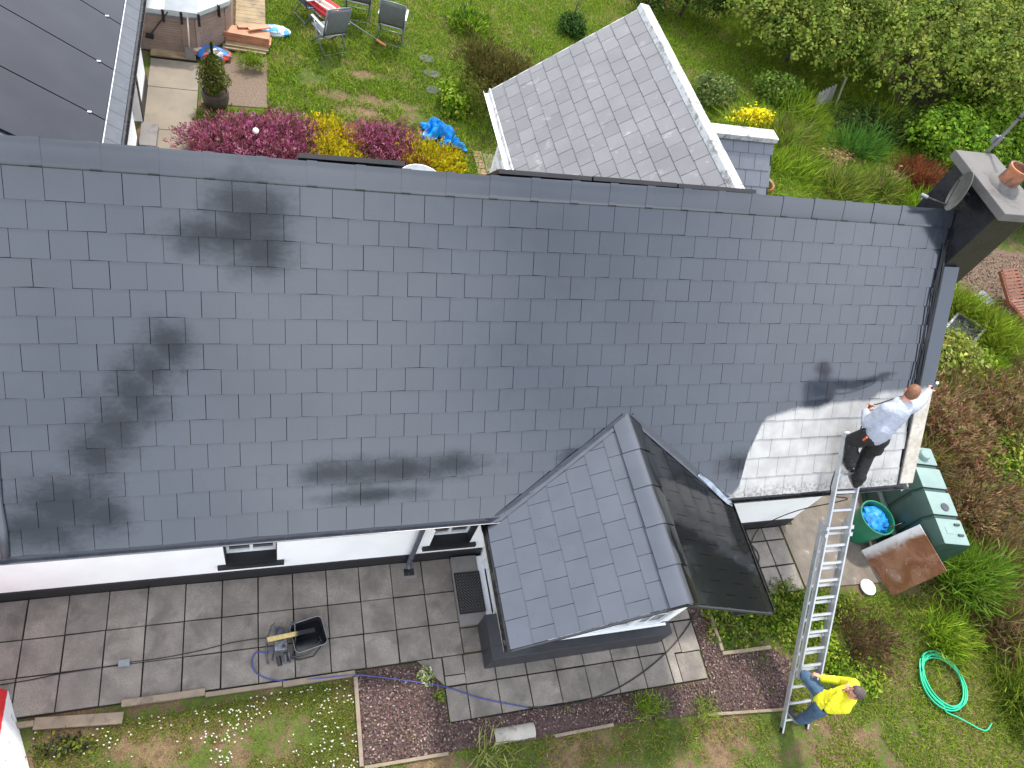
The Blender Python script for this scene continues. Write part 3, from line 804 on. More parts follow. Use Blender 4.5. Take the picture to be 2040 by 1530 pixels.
for sd in (-1, 1):
    f = PR(sd); s = -.03; k = 0
    while s < PL - .05:
        e = .26 if s + .52 < PL else PL - s
        y = PYF - .02 - (.15 if k % 2 else 0)
        while y < .80:
            y0, y1 = max(y, PYF - .02), y + .3
            zmid = PEZ + (s + .13) * PS; yv = valley_y(zmid) - .02
            if y0 < yv:
                ytop = min(y1, valley_y(PEZ + (s + .25) * PS) + .01); ybot = min(y1, max(valley_y(PEZ + s * PS) + .01, y0 + .02))
                g = .003; j = lambda: rnd.uniform(-.003, .003)
                t0, t1 = s + j(), s + j(); L = min(e + .10, PL - s + .01)
                if ytop - y0 > .03:
                    b = [f(y0 + g, t0, .012), f(ybot - g, t1, .012), f(ytop - g, s + L, .0), f(y0 + g, s + L, .0)]
                    t = [f(y0 + g, t0, .018), f(ybot - g, t1, .018), f(ytop - g, s + L, .006), f(y0 + g, s + L, .006)]
                    build('slate', MB().hexa(b, t), M_PORCH, proof)
            y += .3
        s += e; k += 1
# porch ridge tiles
yy = PYF - .03; k = 0
while yy < .72:
    L = .46; e = min(yy + L, .80); mb = MB(); w = .21
    for dz, th in ((0, 0),):
        prof = []
        for i in range(-5, 6):
            u = i / 5.0; prof.append((u * w * PC, -abs(u) ** 1.2 * w * PS))
        vs = []; lap = .012 if k % 2 == 0 else .0
        for dd in (0, -.013):
            for y in (yy - (.04 if k else 0), e):
                for (px_, pz_) in prof: vs.append((PX + px_, y, PZ + .045 + pz_ + dd + (.016 if y < yy + .001 else .0) + rnd.uniform(-.001, .001)))
        n = len(prof); fs = []
        for i in range(n - 1):
            fs += [(i, i + 1, n + i + 1, n + i), (2 * n + i, 3 * n + i, 3 * n + i + 1, 2 * n + i + 1), (i, 2 * n + i, 2 * n + i + 1, i + 1), (n + i, n + i + 1, 3 * n + i + 1, 3 * n + i)]
        fs += [(0, n, 3 * n, 2 * n), (n - 1, 3 * n - 1, 4 * n - 1, 2 * n - 1)]
        mb.add(vs, fs)
    build('ridge_tile', mb, M_PORCH, proof, smooth='auto'); yy = e; k += 1
# lead valleys
for sd in (-1, 1):
    f = PR(sd); mb = MB(); vs = []
    N = 14
    for i in range(N + 1):
        s = PL * i / N; z = PEZ + s * PS; p = f(valley_y(max(z, 2.26)), s, .022)
        w = .045
        vs += [p + Vector((0, -w, .002)), p + Vector((sd * .01, 0, -.004)), p + Vector((sd * (.045 + w * .3), w * .35, .035))]
    fs = []
    for i in range(N): fs += [(3 * i, 3 * i + 1, 3 * i + 4, 3 * i + 3), (3 * i + 1, 3 * i + 2, 3 * i + 5, 3 * i + 4)]
    mb.add(vs, fs)
    build('valley_flashing', mb, M_GUT, porch, solid=.004)
f = PR(1); mb = MB(); vs = []
for i in range(6):
    s = PL * .36 * (1 - i / 5) ** 1.0; z = PEZ + s * PS; p = f(valley_y(max(z, 2.27)), s, .034); w = .015 + .016 * i
    vs += [p + Vector((0, -w, .0)), p + Vector((.01, .0, .008)), p + Vector((.02 + w * .3, w * .5, .03))]
mb.add(vs, [q_ for i in range(5) for q_ in ((3 * i, 3 * i + 1, 3 * i + 4, 3 * i + 3), (3 * i + 1, 3 * i + 2, 3 * i + 5, 3 * i + 4))])
build('lead_saddle', mb, M_LEAD, porch, solid=.004)
# bargeboard / verge trim, gutters
for sd in (-1, 1):
    f = PR(sd)
    mb = MB(); a, b_ = f(PYF - .03, -.03, -.03), f(PYF - .03, PL - .005, -.03)
    mb.bar(a + Vector((0, 0, .012)), b_ + Vector((0, 0, .012)), .02, .045, up=(0, 0, 1)); build('bargeboard', mb, M_PLINTH, porch)
half_gutter((PX - PE - .045, PYF - .02, PEZ - .035), (PX - PE - .045, .10, PEZ - .035), .055, 'gutter', M_GUTB, porch)
half_gutter((PX + PE + .045, .02, PEZ - .035), (PX + PE + .045, PYF - .02, PEZ - .035), .055, 'gutter', M_GUTB, porch)
mb = MB(); mb.b2((PX - PE + .0, PYF + .02, PEZ - .14), (PX - PE + .02, .2, PEZ - .03)); mb.b2((PX + PE - .02, PYF + .02, PEZ - .14), (PX + PE, .2, PEZ - .03))
mb.b2((PX - PE + .021, PYF + .03, PEZ - .14), (4.79, .33, PEZ - .12)); mb.b2((7.19, PYF + .03, PEZ - .141), (PX + PE - .021, .33, PEZ - .121))
build('soffit', mb, M_PLINTH, porch)
# porch walls
mb = MB()
mb.b2((4.79, -1.05, .50), (4.90, -.60, 2.06)); mb.b2((4.79, .14, .0), (4.90, .335, 2.06)); mb.b2((4.79, -.60, 2.0), (4.90, .14, 2.06))
mb.b2((4.901, -1.05, .50), (5.05, -.95, 2.06)); mb.b2((7.02, -1.05, .5), (7.18, -.95, 2.06)); mb.b2((5.05, -1.049, .5), (7.02, -.951, .56)); mb.b2((5.05, -1.049, 1.95), (7.02, -.951, 2.06))
mb.b2((7.06, -.949, .5), (7.18, .335, 2.06))
mb.add([(4.79, -1.04, 2.061), (7.18, -1.04, 2.061), (PX, -1.04, 2.95), (4.79, -.97, 2.061), (7.18, -.97, 2.061), (PX, -.97, 2.95)], [(0, 1, 2), (5, 4, 3), (0, 3, 4, 1), (1, 4, 5, 2), (2, 5, 3, 0)])
build('wall', mb, M_WHITE, porch)
mb = MB()
mb.b2((4.575, -1.225, 0), (7.195, -1.05, .5)); mb.b2((4.575, -1.0499, 0), (4.79, -.645, .5)); mb.b2((7.18, -1.0499, 0), (7.195, .335, .5))
mb.b2((4.791, -1.0495, 0), (7.179, -.95, .499))
build('plinth', mb, M_PLINTH, porch, bevel=.008)
# front windows: 4 casements
for i in range(4):
    x0 = 5.05 + i * .4925; x1 = x0 + .4925
    w = build('window', MB().b2((x0, -1.075, .56), (x0 + .05, -1.0, 1.95)).b2((x1 - .05, -1.075, .56), (x1, -1.0, 1.95)).b2((x0 + .05, -1.075, .56), (x1 - .05, -1.0, .62)).b2((x0 + .05, -1.075, 1.89), (x1 - .05, -1.0, 1.95)), M_UPVC, porch)
    build('pane', MB().b2((x0 + .05, -1.04, .62), (x1 - .05, -1.033, 1.89)), M_GLASS, w)
    mb = MB(); mb.b2(((x0 + x1) / 2 - .01, -1.052, .62), ((x0 + x1) / 2 + .01, -1.04, 1.89))
    for z in (.92, 1.25, 1.58): mb.b2((x0 + .05, -1.05, z), (x1 - .05, -1.0405, z + .02))
    build('glazing_bar', mb, M_UPVC, w)
build('window_board', MB().b2((5.0, -1.11, .53), (7.1, -1.0755, .56)), M_UPVC, porch, bevel=.005)
# door on the left flank
dr = build('door', MB().b2((4.81, -.595, .10), (4.86, .135, 2.0)), M_UPVC, porch, bevel=.005)
build('door_frame', MB().b2((4.765, -.65, .10), (4.808, -.56, 2.03)).b2((4.765, .10, .10), (4.808, .19, 2.03)), M_UPVC, dr, bevel=.004)
mb = MB(); mb.b2((4.797, -.47, .35), (4.809, .02, .40)); mb.b2((4.797, -.47, .95), (4.809, .02, 1.0)); mb.b2((4.797, -.47, .401), (4.809, -.43, .949)); mb.b2((4.797, -.02, .401), (4.809, .02, .949))
build('door_moulding', mb, M_UPVC, dr, bevel=.004)
build('pane', MB().b2((4.80, -.43, 1.15), (4.8085, -.03, 1.8)), M_GLASS, dr)
build('handle', MB().b2((4.77, -.50, 1.02), (4.80, -.48, 1.17)), M_STEEL, dr)
build('threshold', MB().b2((4.70, -.63, .0), (4.79, .30, .10)), M_UPVC, porch)
solo('concrete_doorstep', MB().b2((4.33, -.645, 0), (4.695, .315, .12)), M_CONC, 'pale concrete step below the porch side door', 'step', bevel=.01)
# rubber mat with holes (rings)
mt = thing('rubber_doormat', (4.51, -.2, .12), 'black rubber doormat with round holes on concrete step', 'doormat')
mb = MB(); nx_, ny_ = 8, 13
x0, x1, y0, y1 = 4.345, 4.69, -.49, .06
dx, dy = (x1 - x0) / nx_, (y1 - y0) / ny_
for i in range(nx_):
    for j in range(ny_):
        cx, cy = x0 + dx * (i + .5), y0 + dy * (j + .5); r = .0145
        vs = []; m_ = 8
        for k in range(m_):
            a = 2 * math.pi * (k + .5) / m_; c, s_ = math.cos(a), math.sin(a)
            q = max(abs(c), abs(s_)); vs.append((cx + c / q * dx / 2, cy + s_ / q * dy / 2, .135))
            vs.append((cx + c * r, cy + s_ * r, .135)); vs.append((cx + c * r, cy + s_ * r, .1215))
        fs = []
        for k in range(m_):
            k2 = (k + 1) % m_; fs += [(3 * k, 3 * k2, 3 * k2 + 1, 3 * k + 1), (3 * k + 1, 3 * k2 + 1, 3 * k2 + 2, 3 * k + 2)]
        mb.add(vs, fs)
build('mat_body', mb, M_RUBBER, mt)
mb = MB(); mb.b2((x0 - .012, y0 - .012, .121), (x1 + .012, y0, .1355)); mb.b2((x0 - .012, y1, .121), (x1 + .012, y1 + .012, .1355)); mb.b2((x0 - .012, y0, .121), (x0, y1, .1355)); mb.b2((x1, y0, .121), (x1 + .012, y1, .1355))
build('border', mb, M_RUBBER, mt)
# ================================================================== LEFT WING (solar roof)
wing = thing('left_wing', (-1.5, 9, 0), 'white rear wing at left with black solar panel roof', 'house')
WP = math.radians(33); WC, WS = math.cos(WP), math.sin(WP); WX, WZ = .02, 2.40
def WR(y, s, off=0.0): return Vector((WX - s * WC + off * WS, y, WZ + s * WS + off * WC))
mb = MB(); mb.slab([WR(4.3, -.02, -.01), WR(14.6, -.02, -.01), WR(14.6, 3.6, -.01), WR(4.3, 3.6, -.01)], (WS, 0, WC), .04)
wroof = build('roof', mb, M_UNDER, wing)
for k in range(2):
    y = 4.6 - (.15 if k else 0); s0 = -.03 + .22 * k
    while y < 14.5:
        b = [WR(y + .003, s0, .011), WR(y + .297, s0, .011), WR(y + .297, s0 + .32, 0), WR(y + .003, s0 + .32, 0)]
        t = [p + Vector((WS, 0, WC)) * .006 for p in b]
        build('slate', MB().hexa(b, t), M_WINGSL, wroof); y += .3
mb = MB(); mb.slab([WR(4.5, .45, .004), WR(14.5, .45, .004), WR(14.5, 3.5, .004), WR(4.5, 3.5, .004)], (WS, 0, WC), .008)
tag(build('slate_field', mb, M_WINGSL, wroof), kind='stuff')
half_gutter((WX + .055, 4.6, WZ - .03), (WX + .055, 14.6, WZ - .03), .055, 'gutter', M_GUTB, wing)
build('fascia', MB().b2((WX - .02, 4.6, WZ - .17), (WX + .0, 14.6, WZ - .02)).b2((-.25, 4.6, WZ - .17), (WX - .021, 14.6, WZ - .155)), mat('rust_stained_fascia', (.20, .16, .14), .7, var=.3, scale=9), wing)
mb = MB(); mb.b2((-.55, 4.9, 0), (-.25, 8.62, 2.3)); mb.b2((-.55, 9.42, 0), (-.25, 10.51, 2.3)); mb.b2((-.549, 8.62, 2.0), (-.251, 9.42, 2.3)); mb.b2((-4, 10.21, 0), (-.551, 10.509, 2.3))
build('wall', mb, M_WHITE, wing)
mb = MB(); mb.b2((-.25, 4.9, 0), (-.232, 8.62, .28)); mb.b2((-.25, 9.42, 0), (-.232, 10.53, .28)); mb.b2((-3, 10.51, 0), (-.232, 10.528, .28))
mb.b2((-.25, 9.42, .281), (-.236, 9.56, 2.1)); build('plinth', mb, M_BLACK, wing)
build('door', MB().b2((-.47, 8.64, .12), (-.42, 9.40, 2.0)), M_BLACK, wing)
for i, (lo, hi) in enumerate(((5.02, 6.09), (6.10, 7.24), (7.25, 8.39), (8.40, 9.54), (9.55, 10.69))):
    lb = ['solar panel on wing roof nearest the cottage ridge', 'second solar panel on wing roof from the cottage ridge', 'third solar panel on wing roof from the cottage ridge', 'solar panel on wing roof level with the potted conifer', 'farthest solar panel in view on the wing roof'][i]
    t = thing('solar_panel', (-1, lo, 2.9), lb, 'solar panel', 'solar panels on the left wing')
    for s0, s1 in ((.22, 1.93), (1.95, 3.45)):
        q = [WR(lo + .006, s0, .05), WR(hi - .006, s0, .05), WR(hi - .006, s1, .05), WR(lo + .006, s1, .05)]
        build('panel_glass', MB().slab(q, (WS, 0, WC), .035), M_PANEL, t)
    build('panel_trim', MB().slab([WR(lo + .002, .195, .056), WR(hi - .002, .195, .056), WR(hi - .002, .209, .056), WR(lo + .002, .209, .056)], (WS, 0, WC), .04), M_FRAMEA, t)
    for s in (.42, 1.7):
        build('clamp', MB().box(WR(hi, s, .056), (.05, .03, .012)), M_FRAMEA, t)
solo('concrete_back_step', MB().b2((-.245, 8.60, .012), (.04, 9.23, .13)), M_CONC, 'low concrete step at the wing door on beige path', 'step', bevel=.008)

# ================================================================== REAR WING
rear = thing('rear_wing', (8.1, 6, 0), 'rear wing with weathered grey slates and white lichened ridge coping', 'house')
EX, EZ, QX, QZ, QY = 5.88, 2.3, 8.13, 4.20, 8.22
QP = math.atan2(QZ - EZ, QX - EX); QC, QS = math.cos(QP), math.sin(QP); QL = (QX - EX) / QC
def QR(y, s, off=0.0): return Vector((EX + s * QC - off * QS, y, EZ + s * QS + off * QC))
mb = MB(); nn = (-QS, 0, QC)
mb.slab([QR(2.9, 0, -.006), QR(QY, 0, -.006), QR(QY, QL, -.006), QR(2.9, QL, -.006)], nn, .04)
mb.slab([(QX, 2.9, QZ), (QX, QY, QZ), (QX + 2.2, QY, 2.35), (QX + 2.2, 2.9, 2.35)], (QS, 0, QC), .04)
rroof = build('roof', mb, M_UNDER, rear)
s = -.03; k = 0
while s < QL - .06:
    e = .262
    y = QY + .01; first = True
    while y > 3.1:
        wd_ = .155 if (first and k % 2) else .31; first = False
        y1, y0 = y, y - wd_
        L = min(e + .10, QL - s - .0)
        j = lambda: rnd.uniform(-.005, .005); g = .004
        t0, t1 = s + j(), s + j(); l0 = .013 + abs(j())
        b = [QR(y0 + g, t0, l0), QR(y1 - g, t1, l0), QR(y1 - g, s + L, 0), QR(y0 + g, s + L, 0)]
        t = [QR(y0 + g, t0, l0 + .007), QR(y1 - g, t1, l0 + .007), QR(y1 - g, s + L, .007), QR(y0 + g, s + L, .007)]
        # only the part that stands clear of the main ridge
        if not (y1 < 4.0 and s < .3): build('slate', MB().hexa(b, t), M_REAR, rroof)
        y -= wd_
    s += e; k += 1
y = QY + .05
while y > 3.2:
    L = .9; y0 = max(y - L, 3.1)
    mb = MB(); w1 = .17
    mb.hexa([(QX - .10, y0 + .004, QZ - .06), (QX + .13, y0 + .004, QZ - .06), (QX + .13, y - .004, QZ - .06), (QX - .10, y - .004, QZ - .06)],
            [(QX - .07, y0 + .004, QZ + .045), (QX + .10, y0 + .004, QZ + .03), (QX + .10, y - .004, QZ + .03), (QX - .07, y - .004, QZ + .045)])
    build('ridge_coping', mb, M_COPE, rroof, bevel=.008); y = y0
mb = MB(); mb.b2((EX - .06, 3.2, EZ - .17), (EX - .035, QY + .03, EZ + .015))
build('fascia', mb, M_COPE, rear)
half_gutter((EX - .10, 4.0, EZ - .05), (EX - .10, QY + .03, EZ - .05), .055, 'gutter', M_UPVC, rear)
mb = MB(); mb.bar(QR(QY + .02, -.03, -.05), QR(QY + .02, QL, -.05), .025, .12); build('bargeboard', mb, M_COPE, rear)
mb = MB(); mb.b2((6.35, 4.95, 0), (6.6, 8.0, 2.4)); mb.b2((6.6, 7.75, 0), (10.2, 8.0, 2.35))
mb.add([(6.4, 7.8, 2.36), (10.0, 7.8, 2.36), (QX, 7.8, 4.1), (6.4, 7.95, 2.36), (10.0, 7.95, 2.36), (QX, 7.95, 4.1)], [(0, 1, 2), (5, 4, 3), (0, 3, 4, 1), (1, 4, 5, 2), (2, 5, 3, 0)])
build('wall', mb, M_WHITE, rear)
build('post', MB().b2((5.86, 7.06, 0), (5.94, 7.14, 2.14)), M_UPVC, rear, bevel=.006)
build('rail', MB().b2((5.87, 4.9, 1.66), (5.93, 7.06, 1.76)), M_UPVC, rear, bevel=.006)
build('post', MB().b2((5.86, 5.1, 0), (5.94, 5.18, 1.66)), M_UPVC, rear, bevel=.006)
# lean-to cross gable to the right
lean = thing('lean_to_roof', (9.3, 5.6, 0), 'small blue-grey slated lean-to beside rear wing with white coping', 'roof')
TH = math.radians(46); TC, TS = math.cos(TH), math.sin(TH)
def LR(x, d, off=0.0): return Vector((x, 6.0 - d * TC - off * TS, 3.5 - d * TS + off * TC))
mb = MB(); mb.slab([LR(8.2, 1.7, -.008), LR(10.25, 1.7, -.008), LR(10.25, 0, -.008), LR(8.2, 0, -.008)], (0, -TS, TC), .04)
lroof = build('roof', mb, M_UNDER, lean)
for k in range(5):
    d1 = .30 + .27 * k; x = 8.2 - (.155 if k % 2 else 0)
    while x < 10.2:
        x0, x1 = max(x, 8.2), min(x + .31, 10.25)
        if x1 - x0 > .05:
            d0 = max(d1 - .36, .02)
            b = [LR(x0 + .004, d1, .013), LR(x1 - .004, d1, .013), LR(x1 - .004, d0, 0), LR(x0 + .004, d0, 0)]
            build('slate', MB().hexa(b, [p + Vector((0, -TS, TC)) * .007 for p in b]), M_LEANTO, lroof)
        x += .31
for k in range(4):
    build('ridge_coping', MB().b2((8.32 + k * .49, 5.88, 3.45), (8.805 + k * .49, 6.14, 3.545)), M_COPE, lroof, bevel=.01)
mb = MB(); mb.b2((8.6, 4.9, 0), (10.2, 5.1, 2.3)); mb.b2((10.0, 5.1, 0), (10.2, 6.9, 2.5)); mb.b2((8.6, 6.9, 0), (10.2, 7.1, 2.4))
mb.add([(8.3, 6.01, 3.45), (10.25, 6.01, 3.45), (10.25, 7.1, 2.4), (8.3, 7.1, 2.4)], [(0, 1, 2, 3)])
build('wall', mb, M_WHITE, lean)

# satellite dish + aerial
sd_ = thing('satellite_dish', (10.3, 2.42, 5.3), 'dark grey satellite dish on bracket beside black chimney', 'satellite dish')
nrm = Vector((-.80, .57, -.03)).normalized(); M3 = nrm.to_track_quat('Z', 'Y').to_matrix()
prof = [(0.0005, 0), (.1, .006), (.2, .024), (.285, .05), (.292, .052), (.285, .058), (.2, .032), (.1, .014), (.0005, .008)]
build('reflector', MB().lathe(prof, 30, (10.20, 2.47, 5.43), M=M3 @ Matrix.Diagonal((1, .88, 1)), cap=False), M_DISH, sd_, smooth='auto')
cD = Vector((10.20, 2.47, 5.43)); foc = cD + nrm * .34 + Vector((0, 0, -.24)); low = cD + M3 @ Vector((0, -.24, .04))
lowp = min([cD + M3 @ Vector((.26 * math.cos(a), .23 * math.sin(a), .05)) for a in np.linspace(0, 6.28, 40)], key=lambda p: p.z)
build('arm', MB().tube([lowp, foc], .012, 8), M_GUTB, sd_)
build('receiver', MB().tube([foc + nrm * .04, foc - nrm * .05], .024, 12).tube([foc, foc + Vector((0, 0, -.06))], .012, 8), M_STEEL, sd_, smooth='auto')
build('bracket', MB().tube([cD - nrm * .01, cD + Vector((.12, 0, -.02)), Vector((10.41, 2.5, 5.36))], .018, 8), M_GUTB, sd_)
solo('satellite_cable', MB().tube([foc, foc + Vector((.05, .02, .02)), Vector((10.02, 2.62, 5.56)), Vector((10.18, 2.62, 5.50)), lowp, Vector((10.33, 2.25, 4.85))], .005, 6), M_RUBBER, 'thin looping cable from satellite dish receiver', 'cable')
for k in range(4):
    x0 = 10.31 + .018 * k; P_ = []
    for i in range(22):
        s = 3.35 - i * .13 - .02 * k
        if s < .95 - .1 * k: break
        P_.append(RP(x0 + .012 * math.sin(i * .7 + k * 1.7) - .004 * i * (k == 0), s, .034 + .004 * (k % 2)))
    solo('roof_cable', MB().tube(P_, .009, 6), M_RUBBER, ['leftmost', 'second from left', 'third from left', 'rightmost'][k] + ' of four black cables running down roof along right verge', 'cable', 'black cables along the verge', smooth=True)
ae = thing('aerial_mast', (10.9, 3.12, 5.3), 'grey metal aerial mast strapped behind chimney cap', 'aerial')
a0, a1 = Vector((10.93, 3.13, 5.2)), Vector((10.98, 3.18, 7.0))
build('mast', MB().tube([a0, a1], .021, 10), M_STEEL, ae, smooth='auto')
build('joint_clamp', MB().tube([a0.lerp(a1, .28), a0.lerp(a1, .35)], .033, 10).box(a0.lerp(a1, .315) + Vector((-.03, .03, 0)), (.06, .05, .09)), M_STEEL, ae)
for q in (.5, .78): build('band', MB().tube([a0.lerp(a1, q), a0.lerp(a1, q + .012)], .028, 10), M_RUBBER, ae)
build('bracket', MB().b2((10.85, 3.0, 5.28), (10.99, 3.14, 5.33)), M_STEEL, ae)

# ================================================================== LADDER
LA, LB = Vector((8.69, -2.65, 0)), Vector((9.075, .485, 3.00)); LW = Vector((.425, -.012, 0))
ld = (LB - LA).normalized(); lx = LW.normalized(); ln_ = lx.cross(ld).normalized()
if ln_.z < 0: ln_ = -ln_
LT = (LB - LA).length
lad = thing('extension_ladder', tuple(LA), 'aluminium extension ladder leaning from lawn up onto the roof eave', 'ladder')
def ladder_sec(s0, s1, off, w, inset, nm):
    sec = None
    for sd in (0, 1):
        base = LA + lx * (inset if sd == 0 else w - inset) + ln_ * off
        mb = MB()
        mb.bar(base + ld * s0, base + ld * s1, .026, .072, up=ln_)
        o = build('stile', mb, M_ALU, lad, bevel=.003)
        mb = MB(); c = base + lx * (-.0135 if sd == 0 else .0135)
        s = s0 + .18
        while s < s1 - .05:
            mb.box(c + ld * s, (.004, .012, .012), M=Matrix((lx, ld, ln_)).transposed()); s += .25
        build('rivet', mb, M_STEEL, o)['kind'] = 'stuff'
    s = s0 + .18
    while s < s1 - .05:
        p = LA + ln_ * off + ld * s
        build('rung', MB().bar(p + lx * (inset + .014), p + lx * (w - inset - .014), .034, .026, up=ln_), M_ALU, lad, bevel=.003); s += .25
ladder_sec(0.0, 3.12, .0, .425, .0, 'base')
ladder_sec(.86, LT, .082, .425, .030, 'fly')
for s in (2.95, 3.05):
    for sd in (.012, .413): build('guide_bracket', MB().box(LA + lx * sd + ln_ * .05 + ld * s, (.05, .05, .15), M=Matrix((lx, ld, ln_)).transposed()), M_ALU, lad)
for sd in (.03, .395):
    p = LA + lx * sd + ln_ * .082 + ld * LT
    build('end_hook', MB().bar(p, p + lx * (.07 if sd < .2 else -.07), .03, .03, up=ln_).bar(p + lx * (.07 if sd < .2 else -.07), p + lx * (.07 if sd < .2 else -.07) - ld * .05, .03, .03, up=ln_), M_WHITEP, lad)
for sd in (0, .425): build('foot', MB().box(LA + lx * sd + ld * .03, (.035, .08, .05), M=Matrix((lx, ld, ln_)).transposed()), M_RUBBER, lad)
def lad_pt(s, u=.2, off=.082): return LA + ld * s + lx * u + ln_ * off

# ================================================================== PEOPLE
def remesh(name, mb, voxel, mats, parent, matfn=None, smooth_it=3):
    og = ORG[parent.name] if parent is not None else Vector((0, 0, 0))
    me = bpy.data.meshes.new('tmp'); me.from_pydata([tuple(Vector(v) - og) for v in mb.v], [], mb.f)
    bm = bmesh.new(); bm.from_mesh(me); bmesh.ops.recalc_face_normals(bm, faces=bm.faces); bm.to_mesh(me); bm.free()
    o = bpy.data.objects.new('tmp', me); COL.objects.link(o)
    md = o.modifiers.new('r', 'REMESH'); md.mode = 'VOXEL'; md.voxel_size = voxel
    sm = o.modifiers.new('s', 'SMOOTH'); sm.iterations = smooth_it; sm.factor = .5
    dg = bpy.context.evaluated_depsgraph_get(); dg.update()
    m2 = bpy.data.meshes.new_from_object(o.evaluated_get(dg)); m2.name = name
    bpy.data.objects.remove(o); bpy.data.meshes.remove(me)
    m2.materials.clear()
    for m in mats: m2.materials.append(m)
    if matfn:
        idx = []
        for p in m2.polygons: idx.append(matfn(p.center + og))
        m2.polygons.foreach_set('material_index', idx)
    m2.polygons.foreach_set('use_smooth', [True] * len(m2.polygons))
    return m2

def hand(mb, wrist, fwd, palm_n, curl, side=1, grip=.0, L=.18):
    """palm + 5 fingers; fwd = finger direction, palm_n = palm normal"""
    f = Vector(fwd).normalized(); n = Vector(palm_n); n = (n - f * f.dot(n)).normalized(); x = f.cross(n) * side
    w = Vector(wrist)
    mb.capsule(w, .026, w + f * .07, .036, 10, flat=.5, fdir=n)
    mb.capsule(w + f * .02, .024, w + f * .085, .032, 10, flat=.5, fdir=n)
    for i, (u, l) in enumerate(((-.030, .070), (-.010, .082), (.011, .076), (.031, .060))):
        p = w + f * .088 + x * u; a = 0
        for k in range(3):
            a += curl * (1 + .1 * i); d = f * math.cos(a) + n * math.sin(a)
            q = p + d * l * (.45, .32, .26)[k]
            mb.capsule(p, .0105 - .001 * k, q, .0095 - .001 * k, 8); p = q
    p = w + f * .03 - x * .030; d = (f * .7 - x * .6 + n * .25).normalized()
    q = p + d * .045; mb.capsule(p, .014, q, .012, 8)
    d2 = (f * .8 - x * .1 + n * (.3 + curl)).normalized(); mb.capsule(q, .012, q + d2 * .035, .009, 8)

def head(mb, c, look, up, r=.098):
    """skull, jaw, nose, ears, neck is added separately; returns frame"""
    lk = Vector(look).normalized(); u = Vector(up); u = (u - lk * lk.dot(u)).normalized(); x = lk.cross(u)
    M = Matrix((x, lk, u)).transposed(); c = Vector(c)
    mb.sphere(c + u * .02, (.076, .096, .100), 16, 12, M)
    mb.sphere(c + lk * .028 - u * .055, (.054, .062, .062), 14, 10, M)
    mb.capsule(c + lk * .094 - u * .003, .010, c + lk * .106 - u * .032, .014, 8)
    mb.capsule(c + lk * .080 + u * .012 - x * .035, .014, c + lk * .080 + u * .012 + x * .035, .014, 8)   # brow
    mb.capsule(c + lk * .082 - u * .062 - x * .016, .009, c + lk * .082 - u * .062 + x * .016, .009, 8)  # lips
    for s in (-1, 1): mb.sphere(c + x * s * .079 - u * .005, (.012, .024, .032), 8, 8, M)
    return lk, u, x, M
def hair_cap(name, c, fr, m, parent, low=.0):
    lk, u, x, M = fr; mb = MB(); c = Vector(c)
    og = ORG[parent.name]
    vs = []; fs = []; nu, nv = 28, 14
    mb2 = MB(); mb2.sphere(c + u * .022, (.0815, .1015, .106), nu, nv, M)
    keep = []
    V = [Vector(v) - c for v in mb2.v]
    for f in mb2.f:
        cc = sum((V[i] for i in f), Vector()) / len(f)
        a, b_ = cc.dot(lk), cc.dot(u)
        if b_ > .055 + max(a, 0) * .28 or (a < -.005 and b_ > -.055 + low) or (a < .03 and b_ > .01): keep.append(f)
    used = sorted({i for f in keep for i in f}); mp = {i: k for k, i in enumerate(used)}
    mb.add([mb2.v[i] for i in used], [tuple(mp[i] for i in f) for f in keep])
    return build(name, mb, m, parent, smooth=True, solid=.006)
def eyes(c, fr, parent):
    lk, u, x, M = fr; c = Vector(c)
    for s in (-1, 1):
        build('eye', MB().sphere(c + lk * .085 + x * s * .031 - u * .004, (.013, .010, .008), 10, 8, M), mat('eye_dark', (.05, .035, .03), .2), parent, smooth=True)
def shoe(name, p, fwd, parent, m, L=.27):
    f = Vector(fwd).normalized(); p = Vector(p); mb = MB()
    mb.capsule(p - f * .05 + Vector((0, 0, .035)), .042, p + f * .06 + Vector((0, 0, .035)), .044, 12, flat=.85, fdir=(0, 0, 1))
    mb.capsule(p + f * .06 + Vector((0, 0, .03)), .046, p + f * .15 + Vector((0, 0, .022)), .038, 12, flat=.7, fdir=(0, 0, 1))
    mb.capsule(p - f * .03 + Vector((0, 0, .05)), .045, p - f * .03 + Vector((0, 0, .11)), .044, 12)
    me = remesh(name, mb, .008, [m], parent); o = link(name, me, parent)
    s = f.cross(Vector((0, 0, 1)))
    sm = MB(); pts = []
    for a in range(20):
        t = 2 * math.pi * a / 20; rr = .046
        q = p + f * (.05 + .135 * math.cos(t)) + s * (.047 * math.sin(t)) ; pts.append((q.x, q.y))
    sm.ngon_prism(pts, p.z - .012, p.z + .008)
    build('sole', sm, mat('grey_sole', (.30, .29, .27), .7), o)

